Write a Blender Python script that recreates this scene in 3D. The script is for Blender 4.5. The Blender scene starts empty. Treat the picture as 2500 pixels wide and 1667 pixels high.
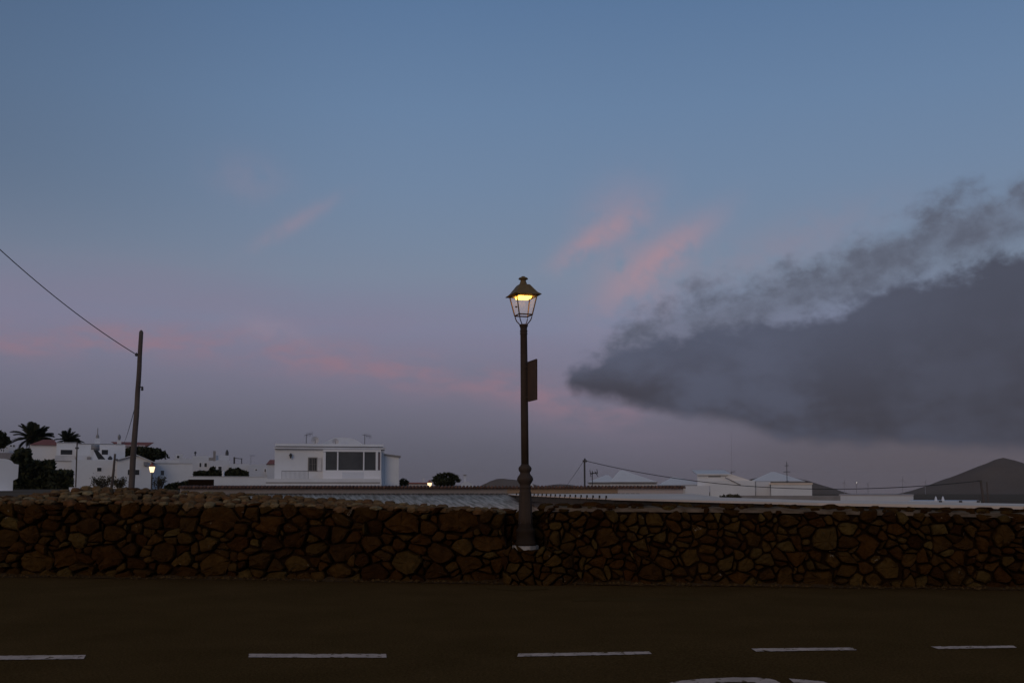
import bpy, math, random
from math import sin, cos, tan, pi, radians, atan2, sqrt, hypot
from mathutils import Vector, Matrix, noise as mnoise

# ------------------------------------------------------------------ camera
SC = bpy.context.scene
COL = SC.collection
FPX, PITCH, HORIZON, EYE = 2430.0, radians(4.0), 1188.0, 1.5
HAZE = 5.0e-5
SHIFT = HORIZON - 833.5 - FPX * tan(PITCH)
cam_d = bpy.data.cameras.new('camera')
cam_d.sensor_width = 36.0
cam_d.lens = FPX / 2500.0 * 36.0
cam_d.shift_y = SHIFT / 2500.0
cam_d.clip_start, cam_d.clip_end = 0.1, 40000
cam = bpy.data.objects.new('camera', cam_d)
cam.location = (0, 0, EYE)
cam.rotation_euler = (radians(90) + PITCH, 0, 0)
COL.objects.link(cam)
SC.camera = cam


def ray(px, py):
    u = (px - 1250.0) / FPX
    v = (833.5 - py + SHIFT) / FPX
    return Vector((u, cos(PITCH) - v * sin(PITCH), sin(PITCH) + v * cos(PITCH)))


def P(px, py, Y):
    d = ray(px, py)
    return Vector((0, 0, EYE)) + d * (Y / d.y)


def G(px, py, z=0.0):
    d = ray(px, py)
    return Vector((0, 0, EYE)) + d * ((z - EYE) / d.z)


def azel(px, py):
    d = ray(px, py).normalized()
    return math.degrees(atan2(d.x, d.y)), math.degrees(math.asin(d.z))


def lin(r, g, b):
    def f(c):
        c /= 255.0
        return c / 12.92 if c <= 0.04045 else ((c + 0.055) / 1.055) ** 2.4
    return (f(r), f(g), f(b), 1.0)


# ------------------------------------------------------------------ sky
SUN_AZ, SUN_EL = radians(200), radians(17)
W = bpy.data.worlds.new('World')
SC.world = W
W.use_nodes = True
WT = W.node_tree
W.cycles.sampling_method = 'MANUAL'
W.cycles.sample_map_resolution = 256
WT.nodes.clear()


class E:
    """a scalar socket with arithmetic that grows Math nodes"""
    def __init__(s, sock): s.s = sock

    @staticmethod
    def op(o, *a, clamp=False):
        n = WT.nodes.new('ShaderNodeMath')
        n.operation = o
        n.use_clamp = clamp
        for i, x in enumerate(a):
            if isinstance(x, E): WT.links.new(x.s, n.inputs[i])
            else: n.inputs[i].default_value = x
        return E(n.outputs[0])
    def __add__(s, o): return E.op('ADD', s, o)
    __radd__ = __add__
    def __sub__(s, o): return E.op('SUBTRACT', s, o)
    def __rsub__(s, o): return E.op('SUBTRACT', o, s)
    def __mul__(s, o): return E.op('MULTIPLY', s, o)
    __rmul__ = __mul__
    def __truediv__(s, o): return E.op('DIVIDE', s, o)


def sstep(x, a, b):
    n = WT.nodes.new('ShaderNodeMapRange')
    n.interpolation_type = 'SMOOTHSTEP'
    WT.links.new(x.s, n.inputs[0])
    n.inputs[1].default_value = a
    n.inputs[2].default_value = b
    n.inputs[3].default_value = 0
    n.inputs[4].default_value = 1
    return E(n.outputs[0])


def sstep_dn(x, a, b):
    return 1.0 - sstep(x, a, b)


def gauss(x, w):
    q = x / w
    return E.op('POWER', 2.718281828, q * q * -1.0)


def wmix(fac, a, b):
    n = WT.nodes.new('ShaderNodeMix')
    n.data_type = 'RGBA'
    if isinstance(fac, E): WT.links.new(fac.s, n.inputs[0])
    else: n.inputs[0].default_value = fac
    for i, c in ((6, a), (7, b)):
        if isinstance(c, tuple): n.inputs[i].default_value = c
        else: WT.links.new(c, n.inputs[i])
    return n.outputs[2]


def wcurve(x, pts, ymax):
    """piecewise curve of azimuth in degrees (-90..90) to degrees of elevation"""
    n = WT.nodes.new('ShaderNodeFloatCurve')
    c = n.mapping.curves[0]
    pts = sorted(pts)
    q = [((a + 90) / 180.0, e / ymax) for a, e in pts]
    c.points[0].location = q[0]
    c.points[1].location = q[-1]
    for a, e in q[1:-1]:
        c.points.new(a, e)
    for p in c.points: p.handle_type = 'AUTO'
    n.mapping.update()
    WT.links.new(((x + 90.0) / 180.0).s, n.inputs[1])
    return E(n.outputs[0]) * ymax


tc = WT.nodes.new('ShaderNodeTexCoord')
sx = WT.nodes.new('ShaderNodeSeparateXYZ')
WT.links.new(tc.outputs['Generated'], sx.inputs[0])
DX, DY, DZ = (E(sx.outputs[i]) for i in range(3))
AZ = E.op('ARCTAN2', DX, DY) * (180 / pi)
EL = E.op('ARCSINE', DZ) * (180 / pi)


def wnoise(scale, detail, rough, stretch=(1, 1, 1), off=(0, 0, 0), rotz=0.0):
    """noise over azimuth/elevation, in degrees"""
    cmb = WT.nodes.new('ShaderNodeCombineXYZ')
    WT.links.new(AZ.s, cmb.inputs[0])
    WT.links.new(EL.s, cmb.inputs[1])
    mp = WT.nodes.new('ShaderNodeMapping')
    mp.inputs['Location'].default_value = off
    mp.inputs['Rotation'].default_value = (0, 0, rotz)
    mp.inputs['Scale'].default_value = stretch
    WT.links.new(cmb.outputs[0], mp.inputs[0])
    n = WT.nodes.new('ShaderNodeTexNoise')
    n.inputs['Scale'].default_value = scale
    n.inputs['Detail'].default_value = detail
    n.inputs['Roughness'].default_value = rough
    WT.links.new(mp.outputs[0], n.inputs['Vector'])
    return E(n.outputs[0])


# clear dusk gradient over elevation
ramp = WT.nodes.new('ShaderNodeValToRGB')
stops = [(0, (95, 92, 103)), (2.0, (97, 97, 110)), (4.2, (107, 108, 124)), (6.5, (117, 119, 139)), (9.0, (126, 133, 158)),
         (12, (124, 139, 161)), (17, (114, 136, 165)), (21, (106, 132, 165)), (27, (91, 120, 157)), (40, (86, 108, 140)),
         (90, (84, 98, 120))]
cr = ramp.color_ramp
cr.elements[0].position, cr.elements[0].color = 0.0, lin(*stops[0][1])
cr.elements[1].position, cr.elements[1].color = 1.0, lin(*stops[-1][1])
for e, c in stops[1:-1]:
    el = cr.elements.new(e / 90.0)
    el.color = lin(*c)
WT.links.new((EL / 90.0).s, ramp.inputs[0])
sky = ramp.outputs[0]

# physically based part of the dusk sky: the afterglow behind the viewer
nish = WT.nodes.new('ShaderNodeTexSky')
nish.sky_type = 'NISHITA'
nish.sun_disc = False
nish.sun_elevation = radians(1.0)
nish.sun_rotation = SUN_AZ
nish.dust_density = 2.0
nsc = WT.nodes.new('ShaderNodeVectorMath')
nsc.operation = 'SCALE'
nsc.inputs['Scale'].default_value = 0.05
WT.links.new(nish.outputs[0], nsc.inputs[0])
sky = wmix(0.05, sky, nsc.outputs[0])
sky = wmix(sstep_dn(AZ, -36, -4) * sstep(EL, 5, 18) * 0.38, sky, lin(40, 48, 66))

# brown murk low on the cloudy side
murk = sstep(AZ, 2, 24) * sstep_dn(EL, 1.0, 7.0)
sky = wmix(murk * 0.75, sky, lin(94, 86, 92))

# long rose band, sinking to the right
nA = wnoise(0.22, 5, 0.55, (0.22, 1.0, 1), (3.1, 1.7, 0), radians(7))
nB = wnoise(0.6, 5, 0.6, (0.4, 1.0, 1), (9.4, 4.2, 0), radians(9))
bandc = wcurve(AZ, [(-90, 12), azel(0, 835), azel(500, 845), azel(880, 890), azel(1200, 940), azel(1500, 1010), (40, 2.6), (90, 2)], 30)
dl = EL - bandc + (nA - 0.5) * 3.0
band = gauss(dl, 0.90) * sstep(nB, 0.36, 0.66) * sstep_dn(AZ, 3, 11)
veil = gauss(EL - bandc - 1.4, 3.4) * sstep(nA, 0.20, 0.62) * sstep_dn(AZ, 6, 20)
sky = wmix(veil * 0.55, sky, lin(134, 122, 143))
sky = wmix(band * 0.70, sky, lin(148, 119, 132))


# single rose wisps, high
WISP_N = wnoise(0.55, 4, 0.55, (1, 1, 1), (1.3, 2.6, 0))


def wisp(x0, y0, x1, y1, wid, amt, seed, col=(163, 138, 150)):
    global sky
    a0, e0 = azel(x0, y0)
    a1, e1 = azel(x1, y1)
    L = hypot(a1 - a0, e1 - e0)
    ux, uy = (a1 - a0) / L, (e1 - e0) / L
    nz = WISP_N
    px_ = (AZ - (a0 + a1) / 2) * ux + (EL - (e0 + e1) / 2) * uy
    py_ = (AZ - (a0 + a1) / 2) * (-uy) + (EL - (e0 + e1) / 2) * ux + (nz - 0.5) * (wid * 1.6) + px_ * px_ * (0.05 / max(L, 1))
    m = gauss(px_, L * 0.42) * gauss(py_, wid) * sstep(nz, 0.22, 0.6)
    sky = wmix(E.op('MULTIPLY', m, amt, clamp=True), sky, lin(*col))


wisp(1340, 650, 1570, 505, 0.62, 0.80, 1.3)
wisp(1400, 600, 1600, 440, 1.7, 0.34, 2.9)
wisp(1470, 730, 1745, 520, 0.85, 0.90, 4.7)
wisp(1420, 760, 1680, 600, 2.2, 0.40, 6.1)
wisp(600, 610, 840, 470, 0.42, 0.32, 7.7)
wisp(500, 400, 720, 460, 1.2, 0.16, 8.8)
wisp(560, 780, 760, 830, 0.7, 0.30, 9.3)
wisp(1640, 690, 2200, 490, 1.3, 0.40, 11.8, (142, 132, 148))

# the grey cloud bank: upper ragged lobe, then the dense body
nC = wnoise(0.16, 3, 0.5, (0.75, 1.25, 1), (2.0, 5.5, 0), radians(-14))
nD = wnoise(0.34, 3, 0.5, (0.75, 1.15, 1), (7.0, 1.5, 0), radians(-12))
nE = wnoise(0.85, 6, 0.6, (0.85, 1.1, 1), (17.0, 11.5, 0), radians(-14))
side = sstep_dn(AZ, 60, 88)


def dpx(x, y): return azel(x * 1.0629, y * 1.0629)


def cpx(x, y): return azel(x * 3.205, y * 3.205)


upA = wcurve(AZ, [(-90, 0), (-5, 0), cpx(455, 262), cpx(475, 248), cpx(491, 235), cpx(520, 222), cpx(545, 216), cpx(575, 210), cpx(610, 199), cpx(650, 182),
                  cpx(697, 161), cpx(740, 145), cpx(780, 131), (45, 23), (90, 20)], 45)
loA = wcurve(AZ, [(-90, 30), (0, 14), cpx(455, 264), cpx(490, 264), cpx(540, 258), cpx(590, 248), cpx(630, 232), cpx(670, 214),
                  cpx(720, 194), cpx(778, 176), (45, 18), (90, 15)], 45)
wob = (nD - 0.5) * 3.4 + (nE - 0.5) * 2.6
mA = sstep(upA - EL + wob, -0.6, 1.3) * sstep(EL - loA + wob * 0.5, -1.6, 0.8) * side
mA = mA * (sstep(nE * 0.7 + nD, 0.55, 1.0) * 0.35 + 0.65)
sky = wmix(mA * 0.90, sky, wmix(sstep(nE + nD * 0.5, 0.55, 0.95), lin(98, 103, 119), lin(88, 92, 107)))

upB = wcurve(AZ, [(-90, 0), (-4, 0), cpx(426, 291), cpx(431, 280), cpx(442, 274), cpx(472, 263), cpx(512, 250), cpx(560, 244), cpx(614, 238),
                  cpx(655, 228), cpx(700, 214), cpx(742, 199), cpx(780, 186), (45, 17), (90, 16)], 45)
loB = wcurve(AZ, [(-90, 20), (-4, 8), cpx(426, 291), cpx(431, 299), cpx(445, 303), cpx(472, 308), cpx(512, 317), cpx(560, 323), cpx(597, 335),
                  cpx(650, 339), cpx(700, 339), cpx(778, 343), (45, 3.4), (90, 3.2)], 45)
wobB = (nD - 0.5) * 1.9 + (nE - 0.5) * 2.2 + (nC - 0.5) * 0.8
mB = sstep(upB - EL + wobB, -0.35, 0.95) * sstep(EL - loB + wobB * 0.4, -0.35, 0.65) * side
depth = sstep((EL - loB) / (upB - loB + 0.5), 0.05, 0.95)
body = wmix(depth, lin(61, 60, 69), lin(82, 87, 105))
body = wmix(sstep(nC + (nD - 0.5) * 0.5 + (nE - 0.5) * 0.35, 0.36, 0.70) * 0.65, body, lin(88, 93, 112))
body = wmix(sstep(AZ, 10, 27) * 0.55, body, lin(62, 62, 71))
sky = wmix(mB * 0.95, sky, body)

bg = WT.nodes.new('ShaderNodeBackground')
WT.links.new(sky, bg.inputs[0])
bg.inputs[1].default_value = 1.0
wo = WT.nodes.new('ShaderNodeOutputWorld')
WT.links.new(bg.outputs[0], wo.inputs[0])

# last glow of the set sun, from behind the viewer
sun_d = bpy.data.lights.new('sun', 'SUN')
sun_d.energy = 0.47
sun_d.angle = radians(30)
sun_d.color = (1.0, 0.79, 0.58)
sun = bpy.data.objects.new('sun', sun_d)
COL.objects.link(sun)
sd = Vector((sin(SUN_AZ) * cos(SUN_EL), cos(SUN_AZ) * cos(SUN_EL), sin(SUN_EL)))
sun.rotation_euler = sd.to_track_quat('Z', 'Y').to_euler()
sun.location = sd * 50

SC.view_settings.view_transform = 'Standard'
SC.view_settings.look = 'None'
SC.view_settings.exposure = 0
SC.view_settings.gamma = 1
SC.view_settings.use_curve_mapping = False
SC.render.engine = 'CYCLES'
SC.cycles.use_denoising = True
SC.cycles.max_bounces = 4
SC.cycles.transparent_max_bounces = 8

# ------------------------------------------------------------------ materials
MAT = {}


def material(name, col, rough=0.8, col2=None, nscale=3.0, bump=0.0, bscale=20.0, metal=0.0, fleck=None, fleck_t=0.7, spec=0.5,
             coord='Object', contrast=(0.35, 0.7), island=0.0, grain=0.0):
    m = bpy.data.materials.new(name)
    m.use_nodes = True
    t = m.node_tree
    b = t.nodes['Principled BSDF']
    b.inputs['Roughness'].default_value = rough
    b.inputs['Metallic'].default_value = metal
    b.inputs['Specular IOR Level'].default_value = spec
    b.inputs['Base Color'].default_value = (*col, 1)
    tco = t.nodes.new('ShaderNodeTexCoord')
    vec = tco.outputs[coord]

    def nz(scale, detail=5):
        n = t.nodes.new('ShaderNodeTexNoise')
        n.inputs['Scale'].default_value = scale
        n.inputs['Detail'].default_value = detail
        n.inputs['Roughness'].default_value = 0.6
        t.links.new(vec, n.inputs['Vector'])
        return n.outputs[0]

    def rng(s, a, b_):
        n = t.nodes.new('ShaderNodeMapRange')
        t.links.new(s, n.inputs[0])
        n.inputs[1].default_value, n.inputs[2].default_value = a, b_
        return n.outputs[0]

    def mix(f, a, b_):
        n = t.nodes.new('ShaderNodeMix')
        n.data_type = 'RGBA'
        if isinstance(f, (int, float)): n.inputs[0].default_value = f
        else: t.links.new(f, n.inputs[0])
        for i, c in ((6, a), (7, b_)):
            if isinstance(c, tuple): n.inputs[i].default_value = (*c, 1) if len(c) == 3 else c
            else: t.links.new(c, n.inputs[i])
        return n.outputs[2]
    out = None
    if col2:
        out = mix(rng(nz(nscale), *contrast), tuple(col), tuple(col2))
    if island:
        g = t.nodes.new('ShaderNodeNewGeometry')
        mr = t.nodes.new('ShaderNodeMapRange')
        t.links.new(g.outputs['Random Per Island'], mr.inputs[0])
        mr.inputs[3].default_value, mr.inputs[4].default_value = 1 - island, 1 + island
        hs = t.nodes.new('ShaderNodeHueSaturation')
        t.links.new(mr.outputs[0], hs.inputs['Value'])
        if out is not None: t.links.new(out, hs.inputs['Color'])
        else: hs.inputs['Color'].default_value = (*col, 1)
        out = hs.outputs[0]
    if grain:
        gm = t.nodes.new('ShaderNodeMapRange')
        t.links.new(nz(grain, 3), gm.inputs[0])
        gm.inputs[1].default_value, gm.inputs[2].default_value = 0.3, 0.7
        gm.inputs[3].default_value, gm.inputs[4].default_value = 0.62, 1.4
        gh = t.nodes.new('ShaderNodeHueSaturation')
        t.links.new(gm.outputs[0], gh.inputs['Value'])
        t.links.new(out, gh.inputs['Color'])
        out = gh.outputs[0]
    if fleck:
        out = mix(rng(nz(nscale * 2.3, 4), fleck_t, fleck_t + 0.06), out if out is not None else tuple(col), tuple(fleck))
    if out is not None: t.links.new(out, b.inputs['Base Color'])
    if bump:
        bn = t.nodes.new('ShaderNodeBump')
        bn.inputs['Strength'].default_value = bump
        bn.inputs['Distance'].default_value = 0.02
        t.links.new(nz(bscale, 8), bn.inputs['Height'])
        t.links.new(bn.outputs[0], b.inputs['Normal'])
    MAT[name] = m
    return m


material('asphalt', (0.082, 0.0435, 0.0145), 0.95, (0.106, 0.056, 0.0195), 0.9, 0.9, 70, grain=45, spec=0.0, contrast=(0.3, 0.7))
material('patch', (0.090, 0.050, 0.018), 0.95, (0.078, 0.041, 0.013), 2.0, 0.4, 80, spec=0.0)
material('road_paint', (0.66, 0.46, 0.35), 0.9, (0.46, 0.32, 0.24), 5.0, 0.3, 60, fleck=(0.12, 0.07, 0.03), fleck_t=0.57, spec=0.0)
material('soil', (0.05, 0.026, 0.011), 1.0, (0.085, 0.05, 0.026), 1.2, 0.7, 12, spec=0.0)
material('ground', (0.12, 0.085, 0.060), 1.0, (0.16, 0.12, 0.09), 0.3, 0.6, 3, spec=0.0)
material('hill', (0.13, 0.092, 0.067), 1.0, (0.165, 0.12, 0.09), 0.012, 0.8, 0.06, spec=0.0)
material('grit', (0.085, 0.046, 0.017), 1.0, (0.05, 0.026, 0.009), 9.0, island=0.5, spec=0.0)
material('mortar', (0.22, 0.14, 0.085), 1.0, (0.09, 0.052, 0.028), 5.0, 0.6, 30, spec=0.0)
material('core', (0.016, 0.008, 0.004), 1.0, (0.024, 0.012, 0.006), 4.0, 0.6, 20, spec=0.0)
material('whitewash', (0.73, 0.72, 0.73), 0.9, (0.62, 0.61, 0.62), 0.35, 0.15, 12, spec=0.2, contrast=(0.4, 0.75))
material('whitewash_stained', (0.65, 0.64, 0.66), 0.9, (0.45, 0.445, 0.46), 0.6, 0.15, 12, spec=0.2, contrast=(0.5, 0.8))  # duller whitewash; also holds the painted shade of the shaded wings
material('white_roof', (0.80, 0.73, 0.68), 0.9, (0.70, 0.64, 0.60), 0.4, spec=0.0)
material('faint_metal', (0.30, 0.27, 0.27), 0.7)
material('white_trim', (0.78, 0.75, 0.75), 0.7, spec=0.3)
material('grey_trim', (0.30, 0.27, 0.26), 0.9, (0.22, 0.20, 0.19), 1.0)
material('pale_pink', (0.46, 0.39, 0.385), 0.9, (0.54, 0.48, 0.47), 0.5)
material('ochre', (0.36, 0.24, 0.155), 0.95, (0.30, 0.21, 0.15), 1.0)
material('grey_render', (0.30, 0.26, 0.255), 0.95, (0.24, 0.21, 0.205), 0.6)
material('tile_brown', (0.10, 0.05, 0.035), 0.9, (0.15, 0.075, 0.05), 3.0, island=0.3)
material('tile_red', (0.30, 0.085, 0.055), 0.9, (0.22, 0.06, 0.045), 2.0, 0.3, 14)
material('fibre_cement', (0.40, 0.285, 0.225), 0.95, (0.27, 0.19, 0.15), 0.5, 0.2, 20, island=0.07)
material('pale_roof', (0.82, 0.66, 0.54), 0.9, (0.70, 0.56, 0.46), 0.6, 0.2, 10, spec=0.0)
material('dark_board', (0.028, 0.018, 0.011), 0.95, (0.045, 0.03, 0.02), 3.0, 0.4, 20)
material('rust_board', (0.06, 0.042, 0.027), 0.9, (0.032, 0.022, 0.014), 4.0, 0.4, 20)
material('lamp_iron', (0.056, 0.036, 0.025), 0.8, (0.070, 0.045, 0.032), 9.0, 0.15, 50, spec=0.2)
material('lamp_base_shaded', (0.026, 0.016, 0.010), 0.8, (0.036, 0.022, 0.014), 9.0, 0.15, 50, spec=0.1)  # darker lamp iron: niche shade and dirt at the foot put into the colour
material('lamp_roof', (0.20, 0.125, 0.05), 0.6, (0.13, 0.085, 0.036), 9.0, 0.1, 40, spec=0.25)
material('lamp_red', (0.30, 0.07, 0.04), 0.6)
material('panel_brown', (0.115, 0.068, 0.045), 0.8, (0.09, 0.055, 0.037), 4.0, spec=0.1)
material('slab', (0.42, 0.37, 0.33), 0.9, (0.20, 0.16, 0.13), 9.0, 0.4, 40)
material('wood', (0.12, 0.088, 0.072), 0.95, (0.075, 0.055, 0.045), 2.5, 0.6, 22)
material('dark_metal', (0.05, 0.045, 0.045), 0.6)
material('grey_metal', (0.22, 0.21, 0.22), 0.5)
material('dish', (0.55, 0.52, 0.52), 0.6)
material('wire', (0.03, 0.028, 0.03), 0.7)
material('window_glass', (0.055, 0.055, 0.055), 0.25, (0.085, 0.083, 0.082), 0.8, spec=0.5)
material('window_dark', (0.018, 0.017, 0.018), 0.4)
material('window_pink', (0.16, 0.12, 0.13), 0.3)
material('foliage', (0.040, 0.040, 0.019), 0.9, (0.024, 0.026, 0.012), 1.5, spec=0.15, island=0.4)
material('foliage_dry', (0.085, 0.07, 0.042), 0.95, (0.055, 0.05, 0.03), 1.5, spec=0.1, island=0.4)
material('palm_leaf', (0.042, 0.043, 0.024), 0.8, (0.026, 0.028, 0.015), 2.0, spec=0.2)
material('bark', (0.07, 0.05, 0.036), 1.0, (0.045, 0.032, 0.022), 3.0, 0.6, 14)
material('far_white', (0.62, 0.62, 0.655), 0.9, (0.53, 0.53, 0.56), 0.2)


def emitter(name, col, strength):
    m = bpy.data.materials.new(name)
    m.use_nodes = True
    t = m.node_tree
    t.nodes.clear()
    e = t.nodes.new('ShaderNodeEmission')
    e.inputs[0].default_value = (*col, 1)
    e.inputs[1].default_value = strength
    o = t.nodes.new('ShaderNodeOutputMaterial')
    t.links.new(e.outputs[0], o.inputs[0])
    MAT[name] = m


emitter('lamp_light', (1.0, 0.46, 0.055), 8.0)
emitter('lamp_far_light', (1.0, 0.72, 0.42), 1.7)
emitter('beacon_light', (1.0, 0.9, 0.75), 6.0)


def thin_glass(name, tint, gloss):
    m = bpy.data.materials.new(name)
    m.use_nodes = True
    t = m.node_tree
    t.nodes.clear()
    tr = t.nodes.new('ShaderNodeBsdfTransparent')
    tr.inputs[0].default_value = (*tint, 1)
    gl = t.nodes.new('ShaderNodeBsdfDiffuse')
    gl.inputs[0].default_value = (0.8, 0.78, 0.74, 1)
    mx = t.nodes.new('ShaderNodeMixShader')
    mx.inputs[0].default_value = gloss
    o = t.nodes.new('ShaderNodeOutputMaterial')
    t.links.new(tr.outputs[0], mx.inputs[1])
    t.links.new(gl.outputs[0], mx.inputs[2])
    t.links.new(mx.outputs[0], o.inputs[0])
    MAT[name] = m


thin_glass('lantern_glass', (1.0, 1.0, 0.99), 0.045)


def stone_material(mname='basalt', gain=(1, 1, 1)):
    m = bpy.data.materials.new(mname)
    m.use_nodes = True
    t = m.node_tree
    N, L = t.nodes.new, t.links.new
    b = t.nodes['Principled BSDF']
    b.inputs['Roughness'].default_value = 0.95
    b.inputs['Specular IOR Level'].default_value = 0.03
    g = N('ShaderNodeNewGeometry')
    oi = N('ShaderNodeObjectInfo')
    ad = N('ShaderNodeMath'); ad.operation = 'ADD'
    L(g.outputs['Random Per Island'], ad.inputs[0]); L(oi.outputs['Random'], ad.inputs[1])
    fr = N('ShaderNodeMath'); fr.operation = 'FRACT'
    L(ad.outputs[0], fr.inputs[0])
    tcx = N('ShaderNodeTexCoord')

    def nz(scale, detail, off):
        mp = N('ShaderNodeMapping')
        L(g.outputs['Position'], mp.inputs[0])
        mp.inputs['Location'].default_value = (off, off * 2, 0)
        n = N('ShaderNodeTexNoise')
        n.inputs['Scale'].default_value = scale
        n.inputs['Detail'].default_value = detail
        n.inputs['Roughness'].default_value = 0.65
        L(mp.outputs[0], n.inputs['Vector'])
        return n.outputs[0]
    r = N('ShaderNodeValToRGB')
    cs = [(0.0, (0.026, 0.0100, 0.0026)), (0.12, (0.058, 0.023, 0.0050)), (0.25, (0.034, 0.015, 0.0042)), (0.38, (0.066, 0.032, 0.0080)),
          (0.5, (0.028, 0.0105, 0.0030)), (0.62, (0.072, 0.038, 0.0100)), (0.75, (0.046, 0.0165, 0.0040)), (0.88, (0.044, 0.021, 0.0055)), (1.0, (0.084, 0.050, 0.0150))]
    e = r.color_ramp.elements
    e[0].position, e[0].color = 0, (*cs[0][1], 1)
    e[1].position, e[1].color = 1, (*cs[-1][1], 1)
    for p, c in cs[1:-1]:
        q = e.new(p); q.color = (*c, 1)
    for q in e: q.color = (q.color[0] * gain[0], q.color[1] * gain[1], q.color[2] * gain[2], 1)
    L(fr.outputs[0], r.inputs[0])
    mr = N('ShaderNodeMapRange')
    L(nz(9, 6, 0), mr.inputs[0])
    mr.inputs[1].default_value, mr.inputs[2].default_value = 0.25, 0.75
    mr.inputs[3].default_value, mr.inputs[4].default_value = 0.55, 1.45
    hs = N('ShaderNodeHueSaturation')
    L(r.outputs[0], hs.inputs['Color']); L(mr.outputs[0], hs.inputs['Value'])
    # lichen and lime flecks
    f1 = N('ShaderNodeMapRange')
    L(nz(3.1, 5, 7.7), f1.inputs[0])
    f1.inputs[1].default_value, f1.inputs[2].default_value = 0.66, 0.70
    f2 = N('ShaderNodeMapRange')
    L(nz(38, 4, 3.3), f2.inputs[0])
    f2.inputs[1].default_value, f2.inputs[2].default_value = 0.48, 0.62
    fm = N('ShaderNodeMath'); fm.operation = 'MULTIPLY'
    L(f1.outputs[0], fm.inputs[0]); L(f2.outputs[0], fm.inputs[1])
    sp = N('ShaderNodeMapRange')
    L(nz(55, 3, 9.1), sp.inputs[0])
    sp.inputs[1].default_value, sp.inputs[2].default_value = 0.72, 0.78
    sp.inputs[4].default_value = 0.6
    mxx = N('ShaderNodeMath'); mxx.operation = 'MAXIMUM'
    L(fm.outputs[0], mxx.inputs[0]); L(sp.outputs[0], mxx.inputs[1])
    mix = N('ShaderNodeMix'); mix.data_type = 'RGBA'
    L(mxx.outputs[0], mix.inputs[0]); L(hs.outputs[0], mix.inputs[6])
    mix.inputs[7].default_value = (0.30, 0.22, 0.15, 1)
    L(mix.outputs[2], b.inputs['Base Color'])
    bn = N('ShaderNodeBump')
    bn.inputs['Strength'].default_value = 0.9
    bn.inputs['Distance'].default_value = 0.025
    L(nz(22, 9, 1.0), bn.inputs['Height'])
    L(bn.outputs[0], b.inputs['Normal'])
    MAT[mname] = m




def sheet_material():
    m = bpy.data.materials.new('fibre_cement')
    m.use_nodes = True
    t = m.node_tree
    N, L = t.nodes.new, t.links.new
    b = t.nodes['Principled BSDF']
    b.inputs['Roughness'].default_value = 0.95
    b.inputs['Specular IOR Level'].default_value = 0.0
    g = N('ShaderNodeNewGeometry')
    sp = N('ShaderNodeSeparateXYZ'); L(g.outputs['Position'], sp.inputs[0])
    sk = N('ShaderNodeMath'); sk.operation = 'MULTIPLY_ADD'
    L(sp.outputs[1], sk.inputs[0]); sk.inputs[1].default_value = 0.24; L(sp.outputs[0], sk.inputs[2])
    cb = N('ShaderNodeCombineXYZ'); L(sk.outputs[0], cb.inputs[0])
    sy = N('ShaderNodeMath'); sy.operation = 'MULTIPLY'; L(sp.outputs[1], sy.inputs[0]); sy.inputs[1].default_value = 0.10
    L(sy.outputs[0], cb.inputs[1])
    n = N('ShaderNodeTexNoise'); L(cb.outputs[0], n.inputs['Vector'])
    n.inputs['Scale'].default_value = 6.5; n.inputs['Detail'].default_value = 2; n.inputs['Roughness'].default_value = 0.6
    r = N('ShaderNodeValToRGB'); L(n.outputs[0], r.inputs[0])
    e = r.color_ramp.elements
    e[0].position, e[0].color = 0.36, (0.46, 0.31, 0.215, 1)
    e[1].position, e[1].color = 0.62, (0.92, 0.66, 0.48, 1)
    L(r.outputs[0], b.inputs['Base Color'])
    MAT['fibre_cement'] = m


sheet_material()
stone_material()
stone_material('basalt_skylit', (3.1, 3.9, 7.0))  # lighter basalt: sky light on the wall top is put into the colour

# ------------------------------------------------------------------ mesh helpers


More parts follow.
